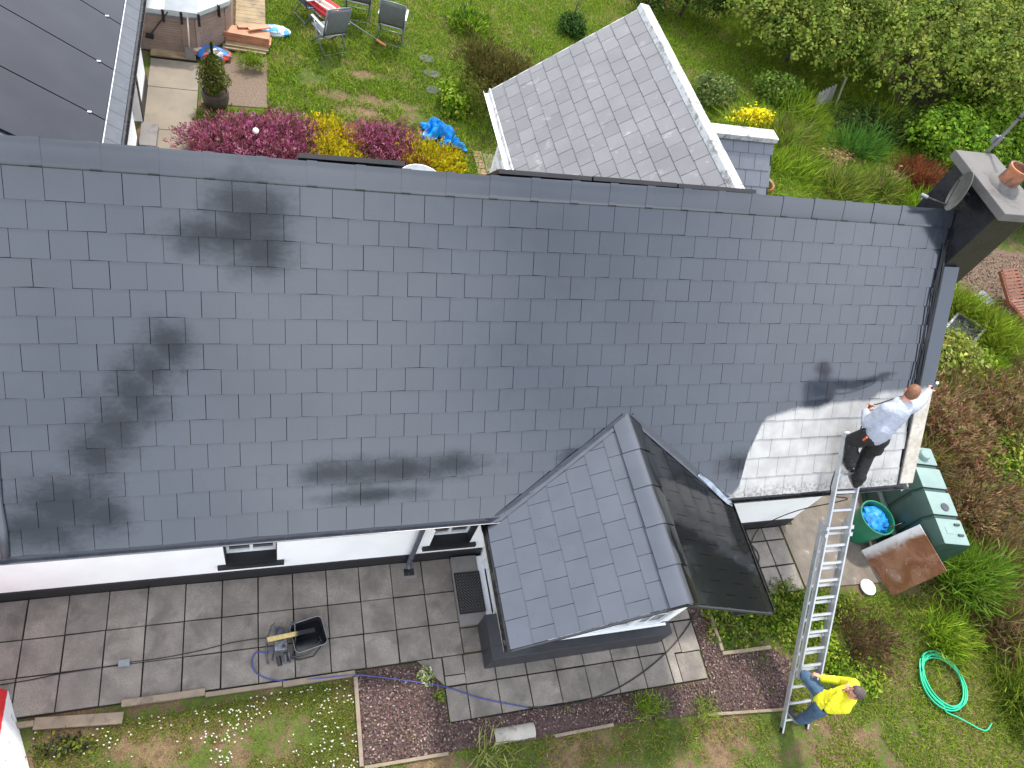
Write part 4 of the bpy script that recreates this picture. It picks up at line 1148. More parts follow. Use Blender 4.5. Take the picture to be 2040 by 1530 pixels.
# ---- man spraying (white hoodie) ----
def man_roof():
    V_ = Vector
    footR, footL = V_(lad_pt(3.66, .30, .095)), V_(lad_pt(3.91, .12, .095))
    footR.z += .02; footL.z += .02
    hip = V_((9.22, .20, 3.36)); hd = V_((9.435, .455, 3.96)); chest = V_((9.36, .345, 3.70))
    hipR, hipL = hip + V_((.085, -.03, -.03)), hip + V_((-.085, .02, -.03))
    kneeR = footR.lerp(hipR, .52) + V_((.06, .09, -.0)); kneeL = footL.lerp(hipL, .5) + V_((.0, .15, .02))
    ankR, ankL = footR + V_((0, -.02, .09)), footL + V_((0, -.02, .09))
    shR, shL = chest + V_((.185, .02, .075)), chest + V_((-.195, .015, .045))
    handR = V_((10.10, .655, 3.69)); elR = shR.lerp(handR, .5) + V_((.0, -.03, -.05))
    handL = V_((9.19, .53, 3.44)); elL = V_((9.06, .33, 3.48))
    neck = chest + V_((.03, .045, .125))
    look = V_((.62, .70, -.34)).normalized(); upv = V_((.1, .12, 1))
    root = tag(bpy.data.objects.new('person', None), 'man in white hoodie and black trousers spraying paint near roof verge', 'person')
    COL.objects.link(root); root.location = footR; ORG[root.name] = footR.copy()
    b = MB()
    fr = head(b, hd, look, upv)
    b.capsule(neck, .055, hd - V_((.01, .0, .05)), .052, 12)
    b.capsule(hip, .125, chest, .14, 16, flat=.7, fdir=(0, 1, .2)); b.capsule(shL, .06, shR, .06, 12)
    for sh, el, hn, sd in ((shR, elR, handR, 1), (shL, elL, handL, -1)):
        b.capsule(sh, .052, el, .042, 12); b.capsule(el, .042, hn, .028, 12)
    for h_, k_, a_ in ((hipR, kneeR, ankR), (hipL, kneeL, ankL)):
        b.capsule(h_, .085, k_, .058, 12); b.capsule(k_, .058, a_, .04, 12)
    hand(b, handR, (handR - elR).normalized() + V_((0, .1, .05)), (0, -.3, -1), .65, 1)
    hand(b, handL, V_((.55, .5, .25)), (.3, -.2, .9), .8, -1)
    body = link('body', remesh('body', b, .0075, [M_SKIN], root), root)
    hair_cap('hair', hd, fr, M_HAIRB, root, -.01); eyes(hd, fr, root)
    # hoodie
    j = MB()
    j.capsule(hip + V_((.01, .02, .06)), .172, chest + V_((0, -.005, -.01)), .198, 18, flat=.74, fdir=(0, 1, .2))
    j.capsule(shL, .088, shR, .088, 14); j.capsule(hip + V_((0, .01, .04)), .176, hip + V_((.01, .02, .11)), .172, 16, flat=.76, fdir=(0, 1, .2))
    for sh, el, hn in ((shR, elR, handR), (shL, elL, handL)):
        j.capsule(sh, .088, el, .072, 14); w = el.lerp(hn, .93); j.capsule(el, .072, w, .050, 14)
        m1 = sh.lerp(el, .55); j.capsule(m1 + V_((.0, .0, .02)), .060, el.lerp(w, .3), .058, 12)
        j.capsule(el.lerp(w, .45), .056, el.lerp(w, .6), .058, 12); j.capsule(w - (w - el).normalized() * .035, .047, w, .048, 12)
    # folded hood behind the neck
    bk = -V_((look.x, look.y, 0)).normalized()
    for k in range(9):
        a = -1.9 + 3.8 * k / 8; d1 = V_((bk.x * math.cos(a) - bk.y * math.sin(a), bk.x * math.sin(a) + bk.y * math.cos(a), 0))
        p = neck + d1 * (.075 + .02 * math.cos(a)) + V_((0, 0, -.03 - .015 * math.cos(a))); j.sphere(p, .050 + .022 * max(math.cos(a), 0), 10, 8)
    j.capsule(neck + bk * .10 + V_((0, 0, -.06)), .075, neck + bk * .17 + V_((0, 0, -.17)), .045, 12)
    # creases
    for k in range(5): 
        p = hip.lerp(chest, .15 + .12 * k); j.capsule(p + V_((-.12, -.085, .0)), .018, p + V_((.12, -.10, .03 * (-1) ** k)), .016, 8)
    hd_o = link('hoodie', remesh('hoodie', j, .010, [M_HOOD], root, smooth_it=2), root)
    t = MB()
    t.capsule(hip + V_((-.06, 0, -.01)), .125, hip + V_((.06, 0, -.01)), .125, 14, flat=.9, fdir=(0, 1, 0)); t.capsule(hip + V_((0, 0, .05)), .138, hip + V_((0, 0, -.04)), .14, 14, flat=.78, fdir=(0, 1, 0))
    for h_, k_, a_ in ((hipR, kneeR, ankR), (hipL, kneeL, ankL)):
        t.capsule(h_, .120, k_, .092, 14); t.capsule(k_, .092, a_ + V_((0, 0, -.02)), .070, 14)
        for q in (.15, .4, .6, .8): 
            p = k_.lerp(a_, q); t.sphere(p + V_((rnd.uniform(-.02, .02), rnd.uniform(-.02, .02), 0)), .084, 10, 8)
        t.sphere(h_.lerp(k_, .5) + V_((.02 * (1 if h_ is hipR else -1), -.03, 0)), .10, 10, 8)
    t.capsule(hipL + V_((-.06, -.05, -.02)), .05, hipL + V_((-.07, -.03, -.14)), .055, 10)        # holster pocket
    tr = link('trousers', remesh('trousers', t, .010, [M_BTROU], root, smooth_it=2), root)
    build('tool_handle', MB().tube([hipL + V_((-.10, -.05, .0)), hipL + V_((-.12, -.06, .09))], .014, 8), mat('orange_plastic', (.75, .12, .02), .4), root)
    shoe('shoe', footR, (.12, .92, .2), root, M_SHOE); shoe('shoe', footL, (.05, .95, .2), root, M_SHOE)
    # spray gun held in the right hand
    sg = thing('spray_gun', tuple(handR), 'airless spray gun held in outstretched hand of hooded man', 'spray gun')
    f = V_((.86, .45, -.1)).normalized(); p = handR + f * .085 + V_((0, 0, .03))
    build('gun_body', MB().bar(p - f * .05, p + f * .09, .028, .045).bar(p - f * .03, p - f * .045 - V_((0, 0, .12)), .028, .03), M_BLACKP, sg, bevel=.004)
    build('nozzle', MB().tube([p + f * .09, p + f * .14], .012, 10).tube([p + f * .135, p + f * .16], .02, 10), M_WHITEP, sg)
    build('trigger', MB().bar(p + f * .02 - V_((0, 0, .02)), p + f * .015 - V_((0, 0, .09)), .01, .012), M_STEEL, sg)
    return handR, handL, hip
HR, HL, HIP = man_roof()

# ---- man at the ladder foot (yellow jacket, phone) ----
def man_ladder():
    V_ = Vector
    footL = V_(lad_pt(.18, .17, .02)); footR = V_(lad_pt(.68, .27, .02)); footL.z += .03; footR.z += .03
    hip = V_((8.86, -2.46, .88)); chest = V_((8.93, -2.47, 1.25)); hd = V_((8.86, -2.475, 1.575))
    fw = V_((-.66, .75, 0)).normalized(); rt = V_((.75, .66, 0)).normalized()
    hipR, hipL = hip + rt * .08, hip - rt * .08
    kneeR = V_((8.82, -2.09, .80)); ankR = footR + V_((0, -.05, .09))
    kneeL = V_((8.86, -2.55, .48)); ankL = footL + V_((0, -.03, .09))
    shR, shL = chest + rt * .18 + V_((0, 0, .09)), chest - rt * .18 + V_((0, 0, .09))
    handR = V_((8.90, -2.17, 1.00)); elR = V_((9.10, -2.27, 1.12))
    handL = V_((8.795, -2.40, 1.40)); elL = V_((8.70, -2.56, 1.16))
    neck = chest + V_((-.01, .0, .14)); look = (fw + V_((-.25, -.1, -.15))).normalized()
    root = tag(bpy.data.objects.new('person', None), 'man in yellow jacket and jeans standing at ladder foot with phone', 'person')
    COL.objects.link(root); root.location = (footL.x, footL.y, 0); ORG[root.name] = V_((footL.x, footL.y, 0))
    b = MB(); fr = head(b, hd, look, (0, 0, 1))
    b.capsule(neck, .058, hd - V_((0, 0, .06)), .055, 12)
    b.capsule(hip, .13, chest, .145, 16, flat=.7, fdir=fw); b.capsule(shL, .06, shR, .06, 12)
    for sh, el, hn in ((shR, elR, handR), (shL, elL, handL)):
        b.capsule(sh, .053, el, .042, 12); b.capsule(el, .042, hn, .028, 12)
    for h_, k_, a_ in ((hipR, kneeR, ankR), (hipL, kneeL, ankL)):
        b.capsule(h_, .088, k_, .06, 12); b.capsule(k_, .06, a_, .042, 12)
    hand(b, handR, (-.5, .6, -.35), (-.3, -.2, -1), .6, 1)
    hand(b, handL, (.30, -.05, .9), (-.1, .9, -.1), .55, 1)
    link('body', remesh('body', b, .0075, [M_SKIN], root), root)
    hair_cap('hair', hd, fr, M_HAIRG, root); eyes(hd, fr, root)
    j = MB()
    j.capsule(hip + V_((0, 0, .03)), .152, chest, .170, 18, flat=.76, fdir=fw); j.capsule(shL, .082, shR, .082, 14)
    j.capsule(hip + V_((0, 0, .0)), .155, hip + V_((0, 0, .06)), .156, 16, flat=.8, fdir=fw)
    j.capsule(neck + V_((0, 0, -.03)), .075, neck + V_((0, 0, .015)), .066, 14)
    for sh, el, hn in ((shR, elR, handR), (shL, elL, handL)):
        w = el.lerp(hn, .92); j.capsule(sh, .080, el, .062, 14); j.capsule(el, .062, w, .045, 14); j.capsule(w - (w - el).normalized() * .03, .05, w, .05, 12)
        j.sphere(sh.lerp(el, .6), .074, 10, 8); j.sphere(el.lerp(w, .45), .060, 10, 8)
    for k in range(4):
        p = hip.lerp(chest, .2 + .17 * k); j.capsule(p - rt * .12 + fw * .09, .018, p + rt * .12 + fw * .10 + V_((0, 0, .03 * (-1) ** k)), .016, 8)
    ax = (chest - hip).normalized()
    def mf(c):
        d = c - hip; side = abs(d.dot(rt)); h_ = d.dot(ax); back = d.dot(fw)
        if h_ < .36 and h_ > -.15 and back < .02 and d.dot(rt) < .02 and (d - ax * h_).length < .2: return 1
        if h_ < .30 and h_ > -.15 and d.dot(rt) > .11 and (d - ax * h_).length < .2: return 1
        return 0
    link('jacket', remesh('jacket', j, .010, [M_YELL, M_BLKCL], root, mf, 2), root)
    t = MB()
    t.capsule(hip - rt * .05, .128, hip + rt * .05, .128, 14, flat=.9, fdir=fw); t.capsule(hip + V_((0, 0, .06)), .138, hip - V_((0, 0, .05)), .14, 14, flat=.8, fdir=fw)
    for h_, k_, a_ in ((hipR, kneeR, ankR), (hipL, kneeL, ankL)):
        t.capsule(h_, .108, k_, .080, 14); t.capsule(k_, .080, a_ - V_((0, 0, .01)), .062, 14)
        t.sphere(k_.lerp(a_, .35) + V_((.01, -.015, 0)), .078, 10, 8); t.sphere(k_.lerp(a_, .8), .07, 10, 8)
    link('jeans', remesh('jeans', t, .010, [M_JEAN], root, None, 2), root)
    shoe('shoe', footR, (-.1, .95, .1), root, M_SHOE); shoe('shoe', footL, (-.45, .85, .1), root, M_SHOE)
    ph = thing('mobile_phone', tuple(handL), 'black mobile phone held to the face of man in yellow', 'phone')
    c = handL + V_((.055, -.03, .07)); u = (hd - c + V_((-.03, -.06, .02))).normalized()
    build('phone_case', MB().bar(c - u * .07, c + u * .08, .072, .011, up=fw), M_BLACKP, ph, bevel=.003)
    build('screen', MB().bar(c - u * .062 + fw * -.0065, c + u * .072 + fw * -.0065, .064, .001, up=fw), M_GLASS, ph)
man_ladder()

# ================================================================== PAINTING GEAR
def dip_mat():
    m, t, b = new_mat('paint_dipped_pine'); g = NG(t); sp = g.n('ShaderNodeSeparateXYZ'); g.link(g.pos(), sp.inputs[0])
    n = g.noise(40, 4); w = g.mix(g.rng(n, .3, .7), (.50, .36, .12, 1), (.64, .49, .20, 1))
    g.put(b.inputs['Base Color'], g.mix(g.rng(g.math('ADD', sp.outputs[0], g.math('MULTIPLY', n, .10)), 2.21, 2.28), w, (.008, .009, .011, 1))); b.inputs['Roughness'].default_value = .5; return m
tr_ = thing('paint_tray', (2.35, -.52, .02), 'black paint-filled tray with grey rim on the paving', 'paint tray')
ta = math.radians(12); TM = Matrix.Rotation(ta, 3, 'Z'); tc = Vector((2.35, -.525, .025))
def rrect(w, h, r, n=5):
    P_ = []
    for cx, cy, a0_ in ((w / 2 - r, h / 2 - r, 0), (-w / 2 + r, h / 2 - r, 90), (-w / 2 + r, -h / 2 + r, 180), (w / 2 - r, -h / 2 + r, 270)):
        for k in range(n + 1):
            a = math.radians(a0_ + 90 * k / n); P_.append((cx + r * math.cos(a), cy + r * math.sin(a)))
    return P_
def loft(profs):
    vs = []; fs = []; n = len(profs[0][0])
    for pts, z in profs: vs += [tc + TM @ Vector((p[0], p[1], z)) for p in pts]
    for i in range(len(profs) - 1):
        for k in range(n): fs.append((i * n + k, i * n + (k + 1) % n, (i + 1) * n + (k + 1) % n, (i + 1) * n + k))
    fs.append(tuple(range(n - 1, -1, -1))); fs.append(tuple((len(profs) - 1) * n + k for k in range(n)))
    return vs, fs
mb = MB(); mb.add(*loft([(rrect(.34, .30, .05), 0), (rrect(.40, .37, .06), .15), (rrect(.385, .355, .055), .15), (rrect(.345, .305, .045), .06)]))
build('tray_body', mb, M_BLACKP, tr_, smooth='auto')
mb = MB(); mb.tube([tc + TM @ Vector((p[0], p[1],   .152)) for p in rrect(.40, .37, .06)], .0065, 6, closed=True); build('rim', mb, M_STEEL, tr_, smooth=True)
mb = MB(); mb.add(*loft([(rrect(.352, .312, .048), .062), (rrect(.362, .322, .048), .082)])); build('wet_paint', mb, mat('wet_black_paint', (.006, .007, .009), .05), tr_)
solo('mixing_stick', MB().bar((1.86, -.575, .335), (2.43, -.465, .115), .055, .022), dip_mat(), 'yellow pine batten lying across the black paint tray', 'batten', bevel=.002)
sp_ = thing('paint_sprayer', (2.0, -.58, .02), 'grey airless paint sprayer with tubular frame next to black tray', 'paint sprayer')
S0 = Vector((2.0, -.59, .02))
for dx in (-.14, .10):
    build('frame_hoop', MB().tube([S0 + Vector((dx, -.20, .015)), S0 + Vector((dx - .02, -.10, .02)), S0 + Vector((dx - .01, .08, .10)), S0 + Vector((dx + .05, .20, .26)), S0 + Vector((dx + .08, .22, .27)), S0 + Vector((dx + .09, .06, .12)), S0 + Vector((dx + .05, -.17, .02))], .011, 8), M_SPRAY, sp_, smooth=True)
build('motor', MB().lathe([(.0, -.09), (.055, -.085), (.06, .05), (.045, .09), (.0, .095)], 18, S0 + Vector((.0, .11, .14)), M=Matrix.Rotation(.9, 3, 'X'), cap=False), mat('grey_motor_housing', (.085, .09, .125), .4, var=.3, scale=20), sp_, smooth='auto')
build('pump', MB().b2(S0 + Vector((-.06, -.10, .06)), S0 + Vector((.09, .03, .20))), mat('cast_grey', (.16, .165, .18), .4, metal=.4, var=.5, scale=25), sp_, bevel=.012)
build('pump_rod', MB().tube([S0 + Vector((.06, -.12, .12)), S0 + Vector((.07, -.22, .03))], .018, 10).tube([S0 + Vector((.10, -.10, .10)), S0 + Vector((.12, -.22, .03))], .012, 8), M_SPRAY, sp_)
build('filter', MB().tube([S0 + Vector((-.02, -.13, .05)), S0 + Vector((.0, -.24, .015))], .028, 10), M_BLACKP, sp_)
build('suction_tube', MB().tube([S0 + Vector((.08, -.15, .08)), S0 + Vector((.22, -.20, .02)), S0 + Vector((.40, -.18, .02)), S0 + Vector((.52, -.06, .10)), S0 + Vector((.48, .02, .14))], .008, 8), M_RUBBER, sp_, smooth=True)
build('return_tube', MB().tube([S0 + Vector((.04, -.13, .10)), S0 + Vector((.20, -.17, .03)), S0 + Vector((.36, -.14, .03)), S0 + Vector((.50, -.02, .12))], .006, 8), M_SPRAY, sp_, smooth=True)
for i, q in enumerate(((.0, .0, .20), (-.05, .05, .13), (.05, -.06, .21))):
    build('knob', MB().lathe([(.0, 0), (.022, 0), (.024, .02), (.0, .022)], 10, S0 + Vector(q)), M_BLACKP if i % 2 else M_SPRAY, sp_)
def smoothpath(P_, n=6):
    P_ = [Vector(p) for p in P_]; out = []
    for i in range(len(P_) - 1):
        p0, p1, p2, p3 = P_[max(i - 1, 0)], P_[i], P_[i + 1], P_[min(i + 2, len(P_) - 1)]
        for k in range(n):
            t = k / n
            out.append(.5 * ((2 * p1) + (p2 - p0) * t + (2 * p0 - 5 * p1 + 4 * p2 - p3) * t * t + (3 * p1 - p0 - 3 * p2 + p3) * t ** 3))
    out.append(P_[-1]); return out
H = [(1.93, -.64, .10), (1.84, -.65, .035), (1.72, -.63, .032), (1.67, -.75, .032), (1.75, -.90, .032), (2.01, -1.01, .035), (2.48, -1.05, .06), (2.88, -1.07, .055), (3.22, -1.14, .03), (3.66, -1.26, .03), (4.04, -1.38, .032), (4.47, -1.58, .032), (5.06, -1.78, .034)]
solo('blue_spray_hose', MB().tube(smoothpath(H), .0085, 8), M_HOSEB, 'blue hose running from sprayer across slabs and gravel below porch', 'hose', smooth=True)
H = [(5.06, -1.78, .034), (5.54, -1.83, .02), (5.98, -1.81, .034), (6.47, -1.71, .034), (7.0, -1.51, .034), (7.46, -1.26, .034), (7.8, -1.01, .034), (8.1, -.70, .02), (8.7, -.2, .02), (9.2, .14, .034), (9.39, -.03, .034), (9.38, -.2, .034), (9.26, -.28, .034), (9.30, .0, .034),
     (9.5, .26, .10), (9.62, .30, .40), (9.80, .25, .9), (9.85, .05, 1.6), (9.45, -.16, 2.25), (9.05, -.14, 2.42), (9.08, .10, 2.66), (9.16, .22, 2.86), (9.14, .26, 3.10), (9.17, .40, 3.30), (9.22, .56, 3.47), (9.45, .62, 3.46), (9.8, .68, 3.52), (10.05, .66, 3.62)]
solo('black_spray_hose', MB().tube(smoothpath(H), .0085, 8), M_RUBBER, 'black hose climbing wall and ladder to the man in white hoodie', 'hose', smooth=True)
H = [(-1.3, -.63, .03), (-.71, -.61, .03), (-.41, -.585, .03), (.2, -.565, .03)]
solo('grey_power_cable', MB().tube(smoothpath(H), .006, 6), M_RUBBER, 'grey extension cable entering at left along a slab joint', 'cable', smooth=True)
H = [(.30, -.555, .03), (.69, -.55, .03), (1.08, -.52, .03), (1.3, -.49, .032), (1.48, -.47, .03), (1.84, -.47, .04), (1.95, -.55, .10)]
solo('sprayer_power_cable', MB().tube(smoothpath(H), .006, 6), M_RUBBER, 'grey power cable from socket block to paint sprayer', 'cable', smooth=True)
solo('socket_block', MB().b2((.19, -.60, .022), (.31, -.52, .065)), mat('grey_plastic', (.22, .24, .25), .45), 'small grey socket block on slab joint', 'socket', bevel=.006)
# edging pieces
def edging(a, b_, w, h, lb, z=0.0, tilt=0.0):
    a, b_ = Vector((a[0], a[1], z + h / 2)), Vector((b_[0], b_[1], z + h / 2))
    mb = MB(); mb.bar(a, b_, w, h)
    return solo('concrete_edging', mb, M_EDGE, lb, 'edging', 'concrete edging pieces', bevel=.006)
edging((-1.2, -1.075), (-.60, -1.085), .06, .06, 'short concrete edging piece at left beside the white wall')
edging((-.60, -1.09), (.285, -1.165), .125, .05, 'wide flat concrete edging slab lying loose on the soil')
edging((.26, -1.01), (1.145, -1.01), .075, .06, 'concrete edging piece upright behind the loose edging slab')
edging((1.15, -1.045), (2.02, -1.045), .05, .055, 'concrete edging piece below the sprayer hose loop')
edging((2.03, -1.055), (2.90, -1.045), .065, .06, 'concrete edging piece crossed by the blue hose')
edging((2.90, -1.09), (2.895, -2.11), .05, .06, 'long narrow edging between daisy lawn and plum gravel')
edging((2.93, -2.125), (3.95, -2.14), .04, .03, 'edging along lower side of plum gravel by daisy lawn')
edging((5.36, -2.17), (6.2, -2.165), .04, .035, 'edging below gravel right of the curved ridge tile')
edging((7.62, -2.26), (8.86, -2.38), .04, .03, 'edging below the gravel near ladder foot')
edging((8.165, -.62), (8.165, -1.47), .05, .06, 'edging forming left side of weedy bed by porch')
edging((8.15, -1.51), (8.99, -1.53), .05, .06, 'edging forming front of weedy bed near ladder')
mb = MB(); vs = []; fs = []; n = 10
a0_, a1_ = Vector((4.56, -2.05, .0)), Vector((5.10, -2.05, .0))
for p in (a0_, a1_):
    for r in (.095, .078):
        for k in range(n + 1):
            a = math.pi * k / n; vs.append(p + Vector((0, math.cos(a) * r, math.sin(a) * r * .75)))
m1 = n + 1
for k in range(n): fs += [(k, k + 1, 2 * m1 + k + 1, 2 * m1 + k), (m1 + k, 3 * m1 + k, 3 * m1 + k + 1, m1 + k + 1), (k, m1 + k, m1 + k + 1, k + 1), (2 * m1 + k, 2 * m1 + k + 1, 3 * m1 + k + 1, 3 * m1 + k)]
fs += [(0, 2 * m1, 3 * m1, m1), (n, m1 + n, 3 * m1 + n, 2 * m1 + n)]
mb.add(vs, fs); solo('old_ridge_tile', mb, M_CREAM, 'pale half-round ridge tile lying on soil below porch', 'tile', smooth='auto')
# white wall with red paint, bottom left corner
def wall_red():
    m, t, b = new_mat('white_wall_red_paint'); g = NG(t)
    sp = g.n('ShaderNodeSeparateXYZ'); g.link(g.pos(), sp.inputs[0])
    k = g.rng(g.math('ADD', g.math('ADD', sp.outputs[2], g.math('MULTIPLY', sp.outputs[1], .9)), g.math('MULTIPLY', g.noise(8, 4), .04)), -.58, -.56)
    w = g.mix(g.rng(g.noise(7, 5, .65), .60, .70), (.84, .84, .84, 1), (.42, .42, .42, 1))
    g.put(b.inputs['Base Color'], g.mix(k, w, (.72, .02, .025, 1))); b.inputs['Roughness'].default_value = .8
    g.put(b.inputs['Normal'], g.bump(g.noise(35, 5, .7), .6, .02)); return m
mb = MB(); mb.hexa([(-2.6, -.65, 0), (-.90, -.70, 0), (-.47, -1.85, 0), (-.2, -2.7, 0)], [(-2.6, -.65, 1.1), (-1.02, -.74, 1.1), (-.60, -1.88, 1.1), (-.34, -2.72, 1.1)])
solo('boundary_wall', mb, wall_red(), 'rough white wall with red paint at bottom left corner', 'wall')

# ================================================================== RIGHT SIDE: tank, barrel, board, lid
TKM = Matrix.Rotation(math.radians(-10), 3, 'Z'); TKC = Vector((12.27, .16, 0))
tk = thing('oil_tank', tuple(TKC), 'large ribbed green plastic oil tank beside the gable', 'oil tank')
def tk_loft(y0, y1, sect):
    mb = MB(); n = len(sect); vs = []
    for y in (y0, y1): vs += [TKC + TKM @ Vector((x, y, z)) for x, z in sect]
    fs = [tuple(range(n - 1, -1, -1)), tuple(range(n, 2 * n))] + [(k, (k + 1) % n, n + (k + 1) % n, n + k) for k in range(n)]
    mb.add(vs, fs); return mb
def tsect(w, top, sh): return [(-w, .08), (w, .08), (w, sh), (w - .10, top), (-w + .10, top), (-w, sh)]
seg = [(-.86, -.42), (-.36, .06), (.12, .50), (.56, .90)]
for i, (y0, y1) in enumerate(seg):
    o_ = build('tank_section', tk_loft(y0, y1, tsect(.34, 1.25, 1.08)), [M_TANK_SHADE, M_TANK_LIT], tk, bevel=.03, smooth='auto'); o_.data.polygons.foreach_set('material_index', [1 if p_.normal.z > .8 else 0 for p_ in o_.data.polygons])  # upward faces take the lit green, sides the green darkened as shade
build('tank_core', tk_loft(-.83, .87, tsect(.315, 1.215, 1.05)), M_TANK_SHADE, tk)
build('skirt', tk_loft(-.90, .93, [(-.40, .40), (.40, .40), (.42, .46), (.36, .50), (-.36, .50), (-.42, .46)]), M_TANK_SHADE, tk, bevel=.015)
build('base', tk_loft(-.84, .88, [(-.36, .0), (.36, .0), (.36, .10), (-.36, .10)]), M_TANK_SHADE, tk)
build('filler_cap', MB().lathe([(.0, 1.25), (.095, 1.25), (.095, 1.31), (.08, 1.33), (.0, 1.335)], 20, TKC + TKM @ Vector((.0, .72, 0)), cap=False), M_TANK_LIT, tk, smooth='auto')
build('inspection_cap', MB().lathe([(.0, 1.25), (.07, 1.25), (.07, 1.265), (.0, 1.267)], 20, TKC + TKM @ Vector((.03, -.22, 0)), cap=False), mat('dark_grey_plastic', (.05, .05, .06), .4), tk, smooth='auto')
for y in (-.52, -.70): build('gauge_plug', MB().box(TKC + TKM @ Vector((.12, y, 1.262)), (.10, .03, .025), M=TKM), M_TANK_SHADE, tk)
build('embossed_panel', MB().box(TKC + TKM @ Vector((-.06, -.63, 1.253)), (.13, .11, .008), M=TKM), M_TANK_LIT, tk, bevel=.003)
build('label_sticker', MB().box(TKC + TKM @ Vector((-.344, .28, .98)), (.004, .16, .18), M=TKM), mat('white_sticker', (.62, .64, .62), .5), tk)
build('outlet_pipe', MB().tube([TKC + TKM @ Vector(p) for p in ((-.36, -.30, .75), (-.44, -.32, .70), (-.55, -.36, .66), (-.70, -.34, .55), (-.75, -.30, .2))], .012, 8), M_BLACKP, tk, smooth=True)
br = thing('plastic_barrel', (11.52, .09, 0), 'open green plastic barrel beside the oil tank', 'barrel')
build('barrel_shell', MB().lathe([(.225, .012), (.24, .03), (.272, .34), (.280, .345), (.296, .60), (.312, .605), (.312, .63), (.290, .63), (.286, .60), (.262, .34), (.225, .05), (.0, .045)], 36, (11.50, .10, 0), cap=False), M_BARREL, br, smooth='auto')
def crumple(c, r, n, amp, m, name, lb, cat='bag', flat=.6, seed=1):
    rr = random.Random(seed); bm = bmesh.new(); bmesh.ops.create_icosphere(bm, subdivisions=3, radius=1.0)
    ph = [(Vector((rr.gauss(0, 1), rr.gauss(0, 1), rr.gauss(0, 1))).normalized(), rr.uniform(3, 9), rr.uniform(0, 6)) for _ in range(n)]
    for v in bm.verts:
        k = 1 + sum(abs(math.sin(v.co.dot(d) * f + p)) - .5 for d, f, p in ph) / n * amp
        v.co = Vector((v.co.x * r[0] * k, v.co.y * r[1] * k, max(v.co.z, -flat) * r[2] * k))
    me = bpy.data.meshes.new(name); bm.to_mesh(me); bm.free(); me.materials.append(m)
    o = bpy.data.objects.new(name, me); COL.objects.link(o); o.location = c
    zmin = min(v.co.z for v in me.vertices)
    ORG[o.name] = Vector(c)
    return tag(o, lb, cat)
crumple((11.50, .11, .50), (.21, .21, .13), 9, 1.3, M_BLUEBAG, 'plastic_bag', 'crumpled blue and clear plastic bags inside green barrel', seed=3)
def board_mat():
    m, t, b = new_mat('stained_board'); g = NG(t)
    sp = g.n('ShaderNodeSeparateXYZ'); g.link(g.pos(), sp.inputs[0])
    n = g.noise(3.0, 5, .6, dist=1.2); n2 = g.noise(7, 5, .65, dist=1.5)
    br_ = g.mix(g.rng(n, .3, .7), (.20, .085, .042, 1), (.30, .15, .085, 1))
    br_ = g.mix(g.rng(n2, .60, .72, 0, .75), br_, (.60, .54, .50, 1))
    k = g.rng(g.math('ADD', sp.outputs[1], g.math('MULTIPLY', g.math('SUBTRACT', n, .5), .25)), -.46, -.28)
    g.put(b.inputs['Base Color'], g.mix(k, br_, (.72, .72, .72, 1)))
    g.put(b.inputs['Roughness'], g.rng(n, .3, .7, .12, .4)); return m
q = [Vector((11.46, -.235, .012)), Vector((11.65, -1.05, .012)), Vector((11.80, -1.03, 1.10)), Vector((11.745, -.25, 1.10))]
nb = (q[1] - q[0]).cross(q[3] - q[0]).normalized()
if nb.x > 0: nb = -nb
solo('plywood_board', MB().slab(q, nb, .014), board_mat(), 'brown board with white paint overspray leaning against oil tank', 'board')
lid = thing('bucket_lid', (11.22, -.86, .0), 'round white bucket lid lying on grass edge', 'lid')
build('lid_disc', MB().lathe([(.0, .055), (.125, .055), (.128, .05), (.128, .028), (.12, .03), (.0, .032)], 30, (11.22, -.86, 0), cap=False), M_WHITEP, lid, smooth='auto')
build('lid_rim', MB().tube([(11.22 + .128 * math.cos(a), -.86 + .128 * math.sin(a), .055) for a in np.linspace(0, 2 * math.pi, 30, endpoint=False)], .008, 6, closed=True), M_WHITEP, lid, smooth=True)
# coiled hose
P_ = []
for i in range(8 * 40 + 13):
    a = 2 * math.pi * i / 40 + 2.2; k = i // 40; w = .028 * math.sin(i * .071 + k) + .012 * math.sin(i * .37)
    P_.append((11.80 + (.36 + w) * math.cos(a) + .02 * math.sin(k * 2.3), -2.42 + (.40 + w) * math.sin(a) + .02 * math.cos(k * 1.7), .05 + .010 * (k % 5) + .006 * math.sin(i * .2)))
P_ += [tuple(p) for p in smoothpath([P_[-1], (11.60, -2.84, .05), (11.75, -2.93, .045), (11.95, -3.07, .045), (12.06, -3.15, .045), (12.18, -3.19, .045), (12.33, -3.12, .05)])]
solo('garden_hose', MB().tube(P_, .0105, 8), M_HOSEG, 'coil of bright green garden hose on the lawn', 'hose', smooth=True)

